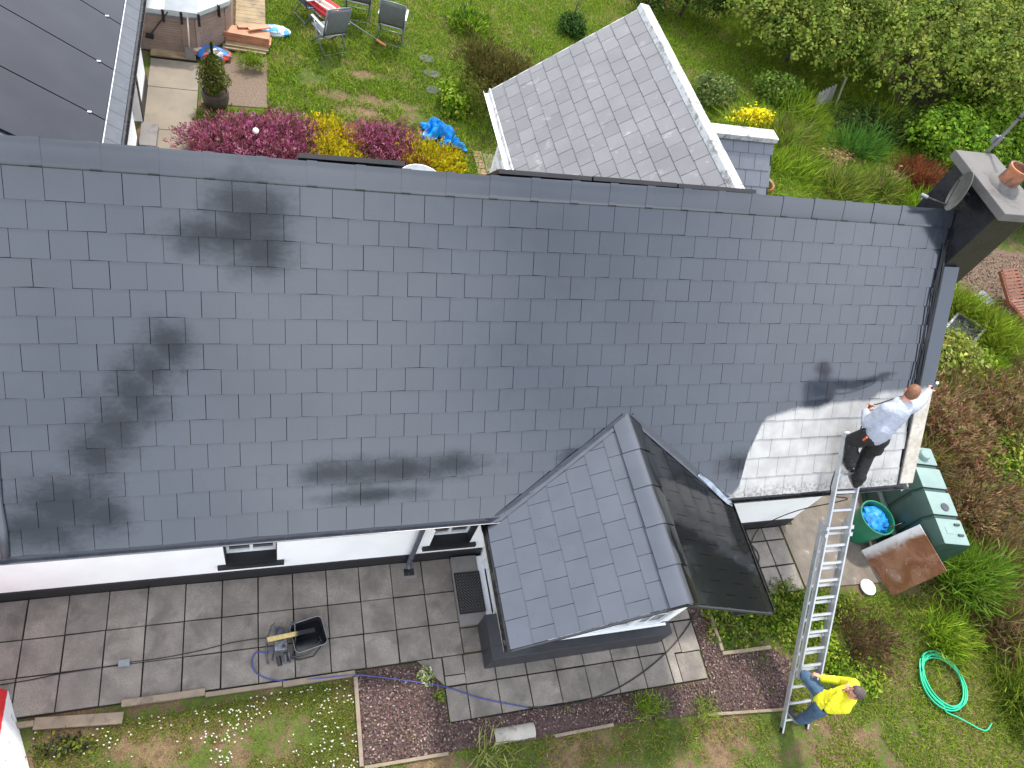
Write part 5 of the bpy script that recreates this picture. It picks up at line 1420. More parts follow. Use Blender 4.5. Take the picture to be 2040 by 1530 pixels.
# ================================================================== RIGHT EDGE: lounger, trays, frame
lo_ = thing('wooden_lounger', (19.1, 5.4, 0), 'slatted hardwood lounger with raised back on bark mulch', 'lounger')
LM = Matrix.Rotation(math.radians(8), 3, 'Z'); LC = Vector((19.05, 4.95, 0))
def lp(x, y, z): return LC + LM @ Vector((x, y, z))
for sx in (-.31, .31):
    build('side_rail', MB().bar(lp(sx, -.98, .30), lp(sx, .30, .30), .04, .08).bar(lp(sx, .28, .32), lp(sx, .98, .62), .04, .07), M_LOUNGE, lo_)
    for y in (-.85, .35): build('leg', MB().bar(lp(sx, y, 0), lp(sx, y, .27), .05, .05, up=(1, 0, 0)), M_LOUNGE, lo_)
for k in range(16):
    y = -.95 + k * .08; build('slat', MB().bar(lp(-.30, y, .35), lp(.30, y, .35), .058, .02), M_LOUNGE, lo_)
for k in range(9):
    t_ = k / 8; build('slat', MB().bar(lp(-.29, .34 + t_ * .62, .38 + t_ * .29), lp(.29, .34 + t_ * .62, .38 + t_ * .29), .058, .02, up=(0, -.42, .9)), M_LOUNGE, lo_)
build('foot_bar', MB().bar(lp(-.55, -1.0, .08), lp(.35, -1.05, .08), .10, .10), M_LOUNGE, lo_)
solo('grey_tray', MB().box((18.35, 5.45, .12), (.42, .40, .03), rz=.4).box((18.35, 5.45, .06), (.3, .3, .10), rz=.4), M_STEEL, 'flat grey tray on mulch beside the wooden lounger', 'tray', bevel=.01)
for i, (x, y) in enumerate(((17.28, 5.75), (17.2, 5.35))):
    t_ = thing('seed_tray', (x, y, 0), ['upper', 'lower'][i] + ' of two black ribbed trays peeping past the verge', 'tray', 'black trays by the verge')
    build('tray_body', MB().box((x, y, .05), (.38, .28, .10), rz=.5), M_BLACKP, t_)
    for k in range(4): build('rib', MB().box((x + (-.12 + .08 * k) * math.cos(.5), y + (-.12 + .08 * k) * math.sin(.5), .106), (.015, .26, .014), rz=.5), M_BLACKP, t_)
cf = thing('cold_frame', (17.1, 4.4, 0), 'broken glazed frame half sunk in lime green grasses', 'frame')
qs = [Vector((16.95, 4.86, .25)), Vector((17.35, 4.35, .30)), Vector((16.85, 4.02, .12)), Vector((16.5, 4.55, .10))]
for i in range(4): build('frame_bar', MB().bar(qs[i], qs[(i + 1) % 4], .05, .04), M_STEEL, cf)
build('pane', MB().slab([p + Vector((0, 0, -.01)) for p in qs], (0, 0, 1), .006), M_GLASS, cf)
# ================================================================== REAR GARDEN: objects
spa = thing('hot_tub', (.3, 12.9, 0), 'taupe panelled hot tub with pale folding lid at top left', 'hot tub')
SPO = [(-1.1, 11.70), (.47, 11.70), (.62, 11.74), (1.24, 12.36), (1.30, 12.50), (1.30, 14.1), (-1.1, 14.1)]
build('shell', MB().ngon_prism(SPO, .02, .80), M_SPA, spa)
def spa_slats(a, b_, n=14):
    a, b_ = Vector((a[0], a[1], 0)), Vector((b_[0], b_[1], 0)); d = (b_ - a).normalized(); nn_ = Vector((d.y, -d.x, 0))
    for k in range(n):
        z = .075 + k * .046; build('slat', MB().bar(a + d * .10 + nn_ * .008 + Vector((0, 0, z)), b_ - d * .10 + nn_ * .008 + Vector((0, 0, z)), .018, .038), M_SPA, spa)
    for p in (a + d * .05, b_ - d * .05): build('corner_post', MB().bar(p + nn_ * .008 + Vector((0, 0, .03)), p + nn_ * .008 + Vector((0, 0, .78)), .09, .03, up=nn_), M_SPA, spa)
spa_slats((-.5, 11.70), (.47, 11.70)); spa_slats((.62, 11.74), (1.24, 12.36))
def grow(P_, k): return [(x + (k if x > .5 else 0) * .7, y - (k if y < 12.45 else 0)) for x, y in P_]
build('rim', MB().ngon_prism(grow(SPO, .03), .80, .845), mat('bluish_tub_rim', (.16, .18, .25), .3), spa, bevel=.01)
lidp = build('lid', MB().ngon_prism(grow(SPO, .055), .846, .95), M_SPAL, spa, bevel=.02)
build('lid_fold', MB().b2((.10, 11.655, .951), (.70, 14.1, .958)), M_SPALD, lidp)
for x in (.07, .40, .72): build('strap', MB().b2((x - .025, 11.635, .70), (x + .025, 11.65, .96)), M_BLACKP, lidp)
build('strap', MB().box((1.08, 12.08, .83), (.03, .06, .25), rz=.78), M_BLACKP, lidp)
dk = struct('tub_decking', MB().b2((-.25, 11.48, -.02), (.62, 11.69, .03)), M_JOINT)
for k in range(3): build('deck_board', MB().b2((-.25, 11.485 + .07 * k, .03), (.60, 11.548 + .07 * k, .06)), M_DECK, dk)
dk2 = struct('side_decking', MB().b2((1.36, 12.62, -.02), (1.98, 15.2, .05)), M_JOINT)
for k in range(17): build('deck_board', MB().b2((1.355, 12.63 + .15 * k, .05), (1.985, 12.773 + .15 * k, .08)), M_DECK, dk2, bevel=.004)
shv = thing('garden_spade', (.50, 11.50, 0), 'steel spade with pale handle leaning against the hot tub', 'spade')
build('shaft', MB().tube([(.50, 11.53, .28), (.51, 11.66, .86)], .017, 8), mat('pale_ash_handle', (.62, .52, .42), .6), shv, smooth=True)
build('blade', MB().hexa([(.41, 11.48, .06), (.59, 11.48, .06), (.58, 11.525, .30), (.42, 11.525, .30)], [(.41, 11.49, .06), (.59, 11.49, .06), (.58, 11.54, .30), (.42, 11.54, .30)]), M_STEEL, shv)
brm = thing('yard_brush', (-.18, 11.6, 0), 'dark brush leaning diagonally against the hot tub panel', 'brush')
build('shaft', MB().tube([(.17, 11.655, .93), (-.20, 11.62, .42)], .013, 8), M_RUBBER, brm)
build('brush_head', MB().bar((-.30, 11.60, .40), (-.15, 11.60, .38), .06, .09), M_RUBBER, brm, bevel=.01)
# plank stack
for k in range(6):
    for j in range(1):
        dx, a = rnd.uniform(-.02, .02), rnd.uniform(-.03, .03)
        solo('cedar_board', MB().box((1.62 + dx, 12.33, .125 + .034 * k), (.92, .30, .030), rz=-.10 + a), M_CEDAR, ['lowest', 'second lowest', 'third lowest', 'third highest', 'second highest', 'highest flat'][k] + ' red cedar board of the stack by the hot tub', 'board', 'red cedar boards stacked by the tub', bevel=.003)
solo('loose_cedar_board', MB().box((1.72, 12.50, .345), (.62, .13, .028), rz=.22), M_CEDAR, 'loose red cedar board askew on top of the stack', 'board', 'red cedar boards stacked by the tub', bevel=.003)
solo('loose_cedar_board', MB().box((1.86, 12.42, .375), (.48, .10, .026), rz=.42), M_CEDAR, 'short cedar offcut lying across the askew board', 'board', 'red cedar boards stacked by the tub', bevel=.003)
for k in range(2): solo('pale_bearer_board', MB().box((1.55 + .05 * k, 12.07 + .06 * k, .05 + .04 * k), (.88, .16, .04), rz=-.06), M_DECK, ['lower', 'upper'][k] + ' weathered bearer board under the cedar stack', 'board', 'bearer boards under the stack', bevel=.004)
def bag_mat(name, cols):
    m, t, b = new_mat(name); g = NG(t); vn = g.n('ShaderNodeTexVoronoi'); vn.inputs['Scale'].default_value = 6.5; g.link(g.pos(), vn.inputs['Vector'])
    cr = g.n('ShaderNodeValToRGB'); cr.color_ramp.interpolation = 'CONSTANT'; e = cr.color_ramp.elements
    for i, c in enumerate(cols):
        if i < 2: e[i].position = i / len(cols); e[i].color = c4(c)
        else: q_ = e.new(i / len(cols)); q_.color = c4(c)
    spx = g.n('ShaderNodeSeparateColor'); g.link(vn.outputs['Color'], spx.inputs[0]); g.link(spx.outputs[0], cr.inputs[0])
    g.link(cr.outputs[0], b.inputs['Base Color']); b.inputs['Roughness'].default_value = .3; return m
crumple((.92, 11.72, .09), (.36, .20, .11), 8, .5, bag_mat('printed_bag', [(.02, .13, .45), (.03, .16, .50), (.62, .08, .05), (.10, .10, .11), (.55, .50, .40)]), 'compost_bag', 'blue and red printed compost bag behind potted conifer', seed=5)
crumple((2.20, 12.86, .08), (.30, .16, .10), 8, .6, bag_mat('printed_bag_white', [(.55, .62, .68), (.08, .34, .60), (.60, .66, .70), (.06, .30, .58)]), 'empty_bag', 'white and light blue plastic bag on grass by the boards', seed=6)
def cloth_crumple(c, w, seed, m, nm, lb):
    rr = np.random.RandomState(seed); n = 26; xs_ = np.linspace(-1, 1, n); V = []; F = []
    ph = rr.uniform(0, 6, 12); dr_ = rr.normal(0, 1, (12, 2))
    for y in xs_:
        for x in xs_:
            r = math.hypot(x, y); z = sum(abs(math.sin((x * d[0] + y * d[1]) * 2.6 + p)) for d, p in zip(dr_, ph)) / 12
            edge = 1 + .35 * math.sin(3 * math.atan2(y, x) + seed) + .15 * math.sin(7 * math.atan2(y, x))
            V.append((c[0] + x * w[0] * edge * (1 - .25 * abs(x * y)), c[1] + y * w[1] * edge, c[2] + max(0, (z - .42)) * w[2] * 2.6 * max(0, 1.25 - r) + .012))
    for j in range(n - 1):
        for i in range(n - 1): F.append((j * n + i, j * n + i + 1, (j + 1) * n + i + 1, (j + 1) * n + i))
    mb = MB(); mb.add(V, F); return solo(nm, mb, m, lb, 'sheet', smooth='auto', solid=.004)
cloth_crumple((5.40, 9.78, .05), (.34, .24, .45), 2, M_BLUEBAG2, 'blue_plastic_sheet', 'bright blue plastic sheet crumpled behind the yellow heather')
cloth_crumple((5.76, 9.45, .05), (.26, .09, .30), 4, M_BLUEBAG2, 'blue_plastic_strip', 'folded strip of bright blue plastic right of the blue sheet')
solo('blue_bucket', MB().lathe([(.10, .014), (.13, .26), (.145, .265), (.14, .28), (.125, .26), (.095, .03), (.0, .03)], 20, (6.95, 8.75, 0), cap=False), M_BLUEBAG, 'blue bucket seen behind the white rear post', 'bucket', smooth='auto')
# folding chairs
def chair(loc, rz, lb, recl=.30, scale=1.0):
    t = thing('folding_chair', loc, lb, 'chair', 'grey folding garden chairs')
    Mz = Matrix.Rotation(rz, 3, 'Z'); L = Vector(loc)
    def p(x, y, z): return L + Mz @ (Vector((x, y, z)) * scale)
    for s in (-1, 1):
        x = s * .26
        build('back_stile', MB().tube([p(x, .22, .40), p(x, .22 + recl * .6, 1.02)], .019, 8), M_CHAIRF, t, smooth=True)
        build('seat_rail', MB().tube([p(x, -.25, .43), p(x, .24, .40)], .019, 8), M_CHAIRF, t, smooth=True)
        build('leg', MB().tube([p(x * 1.04, .26, .0), p(x * 1.04, -.20, .60)], .018, 8), M_CHAIRF, t, smooth=True)
        build('leg', MB().tube([p(x * .96, -.28, .0), p(x * .96, .16, .42)], .018, 8), M_CHAIRF, t, smooth=True)
        build('armrest', MB().bar(p(x * 1.08, -.24, .615), p(x * 1.08, .26, .635), .05, .025), M_ARM, t, bevel=.006)
    for y in (.26, -.28): build('foot_bar', MB().tube([p(-.27, y, .013), p(.27, y, .013)], .017, 8), M_CHAIRF, t, smooth=True)
    build('top_bar', MB().tube([p(-.26, .22 + recl * .6, 1.02), p(0, .24 + recl * .6, 1.05), p(.26, .22 + recl * .6, 1.02)], .018, 8), M_CHAIRF, t, smooth=True)
    for i in range(1):
        vs = []; n = 8
        for k in range(n + 1):
            u = k / n
            for s in (-1, 1): vs.append(p(s * .25, .235 + recl * .6 * u + .03 * math.sin(u * math.pi), .43 + .58 * u))
        mb = MB(); mb.add(vs, [(2 * k, 2 * k + 1, 2 * k + 3, 2 * k + 2) for k in range(n)]); build('back_fabric', mb, M_CHAIRM, t, smooth=True, solid=.005)
        vs = []
        for k in range(n + 1):
            u = k / n
            for s in (-1, 1): vs.append(p(s * .25, -.25 + .48 * u, .432 - .03 * u - .025 * math.sin(u * math.pi)))
        mb = MB(); mb.add(vs, [(2 * k, 2 * k + 1, 2 * k + 3, 2 * k + 2) for k in range(n)]); build('seat_fabric', mb, M_CHAIRM, t, smooth=True, solid=.005)
chair((3.34, 12.62, 0), math.radians(206), 'high-backed grey folding chair in front of the red parasol', .18, 1.08)
chair((4.10, 14.12, 0), math.radians(172), 'grey folding chair behind, partly cut by the top edge', .35, 1.08)
chair((4.82, 13.30, 0), math.radians(166), 'grey folding chair beside the end of the parasol pole', .32, 1.08)
chair((2.95, 13.75, 0), math.radians(120), 'tipped grey folding chair behind the red parasol cloth', .30, .9)
# collapsed parasol
pr = thing('collapsed_parasol', (3.6, 13.3, 0), 'collapsed red and cream parasol lying across the chairs', 'parasol')
A_, B_ = Vector((2.45, 14.1, .62)), Vector((4.62, 12.86, .10))
build('pole', MB().tube([A_, B_], .017, 10), M_STEEL, pr, smooth=True)
build('pole_tip', MB().tube([A_.lerp(B_, .92), A_.lerp(B_, 1.02)], .026, 10), mat('orange_tip', (.62, .20, .08), .5), pr, smooth=True)
dA = (B_ - A_).normalized(); sA = dA.cross(Vector((0, 0, 1))).normalized(); uA = sA.cross(dA)
mb = MB(); vs = []; N1, N2 = 16, 36
for i in range(N1 + 1):
    u = i / N1; c = A_.lerp(B_, .08 + .50 * u); r = .045 + .15 * math.sin(min(u * 1.25, 1) * math.pi * .55) * (1 if u < .8 else (1 - u) / .2 * .75 + .25)
    for k in range(N2):
        a = 2 * math.pi * k / N2; f_ = 1 + .30 * math.cos(9 * a + 1.2 * u)
        vs.append(c + (sA * math.cos(a) + uA * math.sin(a) * .75) * r * f_ - Vector((0, 0, .05 * math.sin(u * 3))))
for i in range(N1):
    mb.cur = 0
    for k in range(N2):
        mb.f.append((i * N2 + k, i * N2 + (k + 1) % N2, (i + 1) * N2 + (k + 1) % N2, (i + 1) * N2 + k)); mb.mi.append(1 if (i < 4 or (k // 4) % 4 == 1) else 0)
mb.v = [tuple(v) for v in vs]
build('canopy', mb, [M_RED, M_CREAMC], pr, smooth='auto')
for k in range(3): build('rib', MB().tube([A_ + sA * (.05 * (k - 1)), A_ - dA * .35 + sA * (.16 * (k - 1)) + Vector((0, 0, .02))], .010, 6), M_STEEL, pr)
# rotary dryers
def dryer(x, y, lb, folded):
    t = thing('rotary_dryer', (x, y, 0), lb, 'clothes dryer'); build('pole', MB().tube([(x, y, 0), (x, y, 1.9)], .018, 8), M_STEEL, t, smooth=True)
    for k in range(4):
        a = k * math.pi / 2 + .4; d = Vector((math.cos(a), math.sin(a), 0))
        top = Vector((x, y, .95)) + (d * .10 + Vector((0, 0, .9)) if folded else d * 1.25 + Vector((0, 0, .75)))
        build('arm', MB().tube([(x, y, .95), top], .010, 6), M_ALU, t)
    mb = MB()
    for q in (.4, .6, .8, 1.0):
        ring = []
        for k in range(5):
            a = k * math.pi / 2 + .4; d = Vector((math.cos(a), math.sin(a), 0))
            ring.append(Vector((x, y, .95)) + (d * .10 + Vector((0, 0, .9)) if folded else d * 1.25 + Vector((0, 0, .75))) * q)
        mb.tube(ring, .003, 4)
    build('washing_line', mb, M_WHITEP, t)
dryer(7.05, 15.0, 'folded rotary clothes dryer in rear lawn at top edge', True)
dryer(9.9, 14.95, 'opened rotary clothes dryer near the rear wing roof', False)
for i, (x, y) in enumerate(((5.62, 12.65), (5.66, 12.05), (5.62, 11.42))):
    pts = [(x + .22 * math.cos(a) * rnd.uniform(.8, 1.1), y + .17 * math.sin(a) * rnd.uniform(.8, 1.1)) for a in np.linspace(0, 2 * math.pi, 9, endpoint=False)]
    solo('stepping_stone', MB().ngon_prism(pts, -.02, .035), mat('grey_stone', (.075, .072, .075), .8, var=.2), ['far', 'middle', 'near'][i] + ' grey stepping stone in lawn left of brown shrub', 'stone', 'stepping stones', bevel=.008)
tb = thing('round_table', (4.72, 7.55, 0), 'round glass garden table just showing above the roof ridge', 'table')
build('table_top', MB().lathe([(.0, .70), (.40, .70), (.40, .712), (.0, .712)], 30, (4.72, 7.55, 0), cap=False), mat('frosted_glass', (.22, .24, .25), .15), tb)
build('rim', MB().tube([(4.72 + .405 * math.cos(a), 7.55 + .405 * math.sin(a), .706) for a in np.linspace(0, 2 * math.pi, 36, endpoint=False)], .014, 8, closed=True), M_ALU, tb, smooth=True)
for k in range(3): build('leg', MB().tube([(4.72, 7.55, .69), (4.72 + .3 * math.cos(k * 2.1), 7.55 + .3 * math.sin(k * 2.1), 0)], .014, 8), M_ALU, tb)
solo('white_ball_ornament', MB().sphere((1.77, 8.93, .40), .06, 16, 12), mat('glass_ball', (.75, .78, .78), .12), 'small white ball ornament nestled in purple heather', 'ornament', smooth=True)
solo('pale_stone', MB().sphere((16.2, 10.95, .06), (.16, .11, .09), 12, 8), M_CREAM, 'small pale stone in wild grass behind the roof', 'stone', smooth=True)
solo('brown_pot', MB().lathe([(.16, .0), (.25, .42), (.28, .43), (.27, .48), (.23, .46), (.2, .3), (.0, .3)], 20, (13.15, 8.6, 0), cap=False), mat('brown_pot_glaze', (.20, .085, .03), .35, var=.3), 'brown glazed pot beside the lean-to roof', 'pot', smooth='auto')
solo('brown_log', MB().tube([(15.55, 8.35, .18), (15.95, 8.75, .22)], .17, 12), M_BARK, 'short brown log end in grass behind the ridge', 'log', smooth='auto')
gt = thing('garden_gate', (16.95, 12.3, 0), 'tilted weathered plank gate under the large tree', 'gate')
for k in range(6):
    o_ = Vector((16.45 + .16 * k, 11.95 + .10 * k, 0)); build('plank', MB().bar(o_ + Vector((0, 0, .05)), o_ + Vector((.10, .38, .72)), .15, .022, up=(.5, -.8, .3)), mat('grey_plank', (.21, .205, .18), .85, var=.2, objvar=.15), gt)
build('gate_post', MB().bar((17.42, 12.35, 0), (17.56, 12.9, .95), .06, .06), mat('greenish_post', (.17, .18, .10), .85), gt)

# potted conifer
pc = thing('potted_conifer', (1.02, 10.12, 0), 'small bushy conifer in dark round pot by the path', 'plant')
build('pot', MB().lathe([(.17, .0), (.225, .06), (.255, .20), (.245, .30), (.26, .315), (.255, .34), (.225, .335), (.215, .28), (.0, .28)], 30, (1.02, 10.12, 0), cap=False), M_POT, pc, smooth='auto')
build('soil', MB().lathe([(.0, .29), (.215, .285)], 20, (1.02, 10.12, 0), cap=False), M_SOIL, pc)
build('trunk', MB().tube([(1.02, 10.12, .25), (1.03, 10.12, 1.1)], [.022, .008], 6), M_BARK, pc)
n = 5200; u = nrs.uniform(0, 1, n) ** .8; a = nrs.uniform(0, 2 * np.pi, n)
rad = (.27 * np.sin(np.clip(u * 1.1 + .14, 0, 1) * np.pi) ** .75) * (nrs.uniform(.35, 1.08, n)) * (1 + .22 * np.sin(3 * a + 9 * u))
P = np.stack([1.02 + rad * np.cos(a), 10.12 + rad * np.sin(a), .33 + 1.02 * u], 1)
N = np.stack([np.cos(a), np.sin(a), np.full(n, .6)], 1) + nrs.normal(0, .5, (n, 3))
V, F, C = leaves(P, N, .055, [(.085, .11, .018), (.12, .15, .025), (.16, .16, .035), (.05, .07, .014)], [4, 3, 2, 2], .2, .4)
np_mesh('foliage', V, F, C, LEAF, pc)

# ================================================================== VEGETATION
GREENS = [(.125, .195, .016), (.165, .240, .020), (.070, .125, .012), (.250, .280, .045)]
LUSH = [(.150, .260, .014), (.205, .325, .018), (.085, .165, .012), (.310, .370, .045)]
RUSTY = [(.26, .13, .06), (.18, .085, .045)]
DRY = [(.20, .165, .075), (.27, .215, .11), (.14, .11, .05)]
FR = [(-1.6, -.9), (-.75, -1.95), (4.6, -2.8), (13.1, -4.3), (16.6, 0), (22.3, 7), (36, 24), (17.4, 19.6), (8, 17.0), (1.6, 15.1), (-.9, 14.5)]
def stuff(name, lab, cat, parts, m=GRASS):
    V, F, C = cat3(parts); return tag(np_mesh(name, V, F, C, m, None, (0, 0, 0), 'stuff'), lab, cat)
def clip(P, bad=()):
    k = in_poly(P[:, 0], P[:, 1], FR)
    for b_ in bad: k &= ~in_poly(P[:, 0], P[:, 1], b_)
    return P[k]
TUB = [(-1.2, 11.4), (.75, 11.4), (1.4, 12.4), (2.0, 12.55), (2.0, 15.2), (-1.2, 15.2)]
PEB = [(.6, 9.9), (2.0, 10.15), (2.02, 12.55), (.6, 12.0)]
# rear lawn
def bare(p):
    d = np.minimum.reduce([np.hypot((p[:, 0] - cx) / rx, (p[:, 1] - cy) / ry) for cx, cy, rx, ry in ((3.4, 10.9, .35, .16), (2.9, 11.4, .3, .25), (4.2, 11.7, .45, .15), (4.6, 10.75, .5, .18), (3.9, 10.4, .4, .16), (5.0, 10.4, .25, .2), (3.3, 12.0, .25, .2), (4.1, 10.9, .3, .12))])
    d = d + .45 * vnoise(p, 6, 2)
    return np.clip((d - .80) * 1.6, .03, 1) * np.clip(.80 + .35 * vnoise(p, 2.2, 1), .45, 1)
P = clip(scatter([(.62, 9.2), (6.5, 8.3), (13.6, 9.5), (15.6, 12.4), (20.5, 12.8), (22, 20), (.9, 15.4)], 2300, -.01, bare), (TUB, PEB))
far = P[:, 1] > 13
stuff('rear_lawn_grass', 'green grass of the rear lawn around the garden chairs', 'grass', [blades(P[~far], .085, .013, .8, LUSH + [(.17, .19, .05)], [4, 3, 3, 2, 1]), blades(P[far], .065, .013, .7, LUSH, [4, 4, 2, 3])])
P = clip(scatter([(2.0, 9.4), (6.3, 9.2), (6.2, 12.6), (2.0, 12.4)], 260, -.01), (PEB,))
k = vnoise(P, 3.1, 8) > .15
stuff('rear_lawn_tufts', 'longer grass tufts on the rear lawn', 'grass', [blades(P[k], .15, .010, 1.2, LUSH, [4, 4, 2, 2])])
# front-left daisy lawn
FL = [(-.6, -1.14), (.3, -1.20), (2.86, -1.10), (2.86, -2.6), (-.4, -2.4)]
def bare2(p):
    d = np.minimum.reduce([np.hypot((p[:, 0] - cx) / rx, (p[:, 1] - cy) / ry) for cx, cy, rx, ry in ((.55, -1.58, .55, .17), (1.45, -1.66, .55, .22), (1.95, -1.62, .5, .26), (.15, -1.75, .5, .16), (1.0, -1.80, .5, .14), (-.3, -1.25, .3, .1))])
    return np.clip((d + .45 * vnoise(p, 9, 3) - .65) * 1.5, .06, 1)
P = scatter(FL, 9500, -.008, bare2)
stuff('front_lawn_grass', 'short mossy front lawn at bottom left', 'grass', [blades(P, .034, .0065, .9, [(.16, .195, .022), (.22, .25, .03), (.09, .125, .016), (.28, .24, .09)], [4, 3, 3, 2])])
P = scatter(FL, 190, .0, lambda p: np.clip(bare2(p) * .35 + 1.1 * (vnoise(p, 2.4, 5) > .12) * (p[:, 0] > 1.1) + .6 * (p[:, 0] > 2.3), 0, 1))
P[:, 2] = nrs.uniform(.025, .04, len(P))
parts = []
for k in range(6):
    a = k * np.pi / 6; off = np.stack([np.cos(a) * np.full(len(P), .004), np.sin(a) * np.full(len(P), .004), nrs.uniform(0, .002, len(P))], 1)
    parts.append(leaves(P + off, nrs.normal(0, .22, (len(P), 3)) + [0, 0, 1], .019, [(.80, .80, .78), (.70, .72, .66)], [3, 1], .05, .4))
parts.append(leaves(P + [0, 0, .004], np.tile([0, 0, 1.], (len(P), 1)), .008, [(.65, .45, .03)], None, .1, 1.0))
stuff('daisies', 'scattered white daisies in the bottom left lawn', 'flowers', parts, PETAL)
P = np.concatenate([scatter(GR1, 220, .004, lambda p: np.clip(vnoise(p, 3.5, 6) * 1.3 - .1, 0, 1)), scatter(GR2, 200, .004, lambda p: np.clip(vnoise(p, 3.0, 2) * 1.2 - .15, 0, 1))])
stuff('gravel_weeds', 'sparse green weeds and moss dotted through the plum gravel', 'weeds', [blades(P, .045, .012, 1.1, GREENS + DRY[:1], [3, 3, 3, 2, 2])])
# front strip below gravel
FS = [(2.9, -2.10), (7.6, -2.20), (8.9, -2.40), (9.6, -3.6), (3, -2.75)]
def bare3(p):
    n_ = vnoise(p, 2.6, 7) + .6 * vnoise(p, 7, 2); soft = np.clip(.34 + .9 * n_, .02, 1)
    g_ = np.hypot((p[:, 0] - 5.35) / .35, (p[:, 1] + 2.2) / .2) < 1
    return np.maximum(soft, g_ * .9)
P = scatter(FS, 3000, -.008, bare3)
stuff('front_strip_grass', 'patchy grass over bare soil along bottom edge', 'grass', [blades(P, .05, .008, .9, [(.19, .23, .025), (.25, .285, .038), (.10, .155, .018), (.36, .29, .11)], [4, 3, 3, 2])])
# right lawn and wild margins
RL = [(8.9, -2.42), (9.3, -1.7), (10.0, -.85), (11.5, -.95), (12.6, -1.2), (14.2, -1.4), (15.4, -1.2), (14.2, -4.6), (9.4, -4.0)]
def bare4(p):
    s_ = np.hypot((p[:, 0] - 9.05) / .45, (p[:, 1] + 2.75) / .22) < 1
    d_ = np.hypot((p[:, 0] - 10.65) / .45, (p[:, 1] + 1.70) / .35) + .3 * vnoise(p, 6, 4)
    low = (p[:, 1] < -2.85 + .15 * vnoise(p, 3, 1)) & (vnoise(p, 3.3, 6) > .1) & (p[:, 0] < 11)
    return np.where(s_ | low, .12, 1) * np.clip(d_ * .9, .25, 1) * np.clip(.85 + .25 * vnoise(p, 3, 9), .4, 1)
P = scatter(RL, 3600, -.008, bare4)
stuff('right_lawn_grass', 'green lawn around the coiled garden hose', 'grass', [blades(P, .058, .009, .9, [(.175, .25, .02), (.24, .31, .028), (.095, .165, .015), (.34, .33, .08)], [4, 3, 3, 2])])
# rough grass to the right
RW = [(12.3, -.95), (13.0, 2.2), (15.4, 7.0), (18.5, 7.4), (17.2, 4.2), (18.2, 2.6), (23, 6), (17, -1.0), (14.5, -4.6), (12.75, -3.9), (12.9, -2.3)]
P = clip(scatter(RW, 2300, -.01, lambda p: np.clip(.85 + .5 * vnoise(p, 1.6, 4), .3, 1)))
hue = vnoise(P, 1.3, 12)
stuff('rough_grass', 'rough tall grass covering the right margin', 'grass', [blades(P[hue > .0], .26, .014, 1.1, GREENS + DRY[:1], [4, 4, 3, 3, 1]), blades(P[hue <= .0], .16, .011, 1.2, GREENS + DRY + RUSTY, [2, 2, 1, 2, 2, 2, 2, 3, 3])])
# wild rear-right border
WB = [(12.4, 8.2), (13.2, 11.0), (15.3, 12.9), (17.3, 12.4), (20.4, 11.4), (21, 8.8), (19.3, 7.2), (15.0, 7.6)]
P = clip(scatter(WB, 2600, -.01)); hue = vnoise(P, 1.1, 3)
stuff('border_grass', 'overgrown border grass behind the roof ridge', 'grass', [blades(P[hue > -.15], .46, .018, 1.0, LUSH + [(.19, .21, .06)], [4, 3, 3, 3, 2]), blades(P[hue <= -.15], .38, .016, 1.0, GREENS + DRY[:1] + [(.15, .09, .05)], [4, 3, 2, 3, 2, 1])])

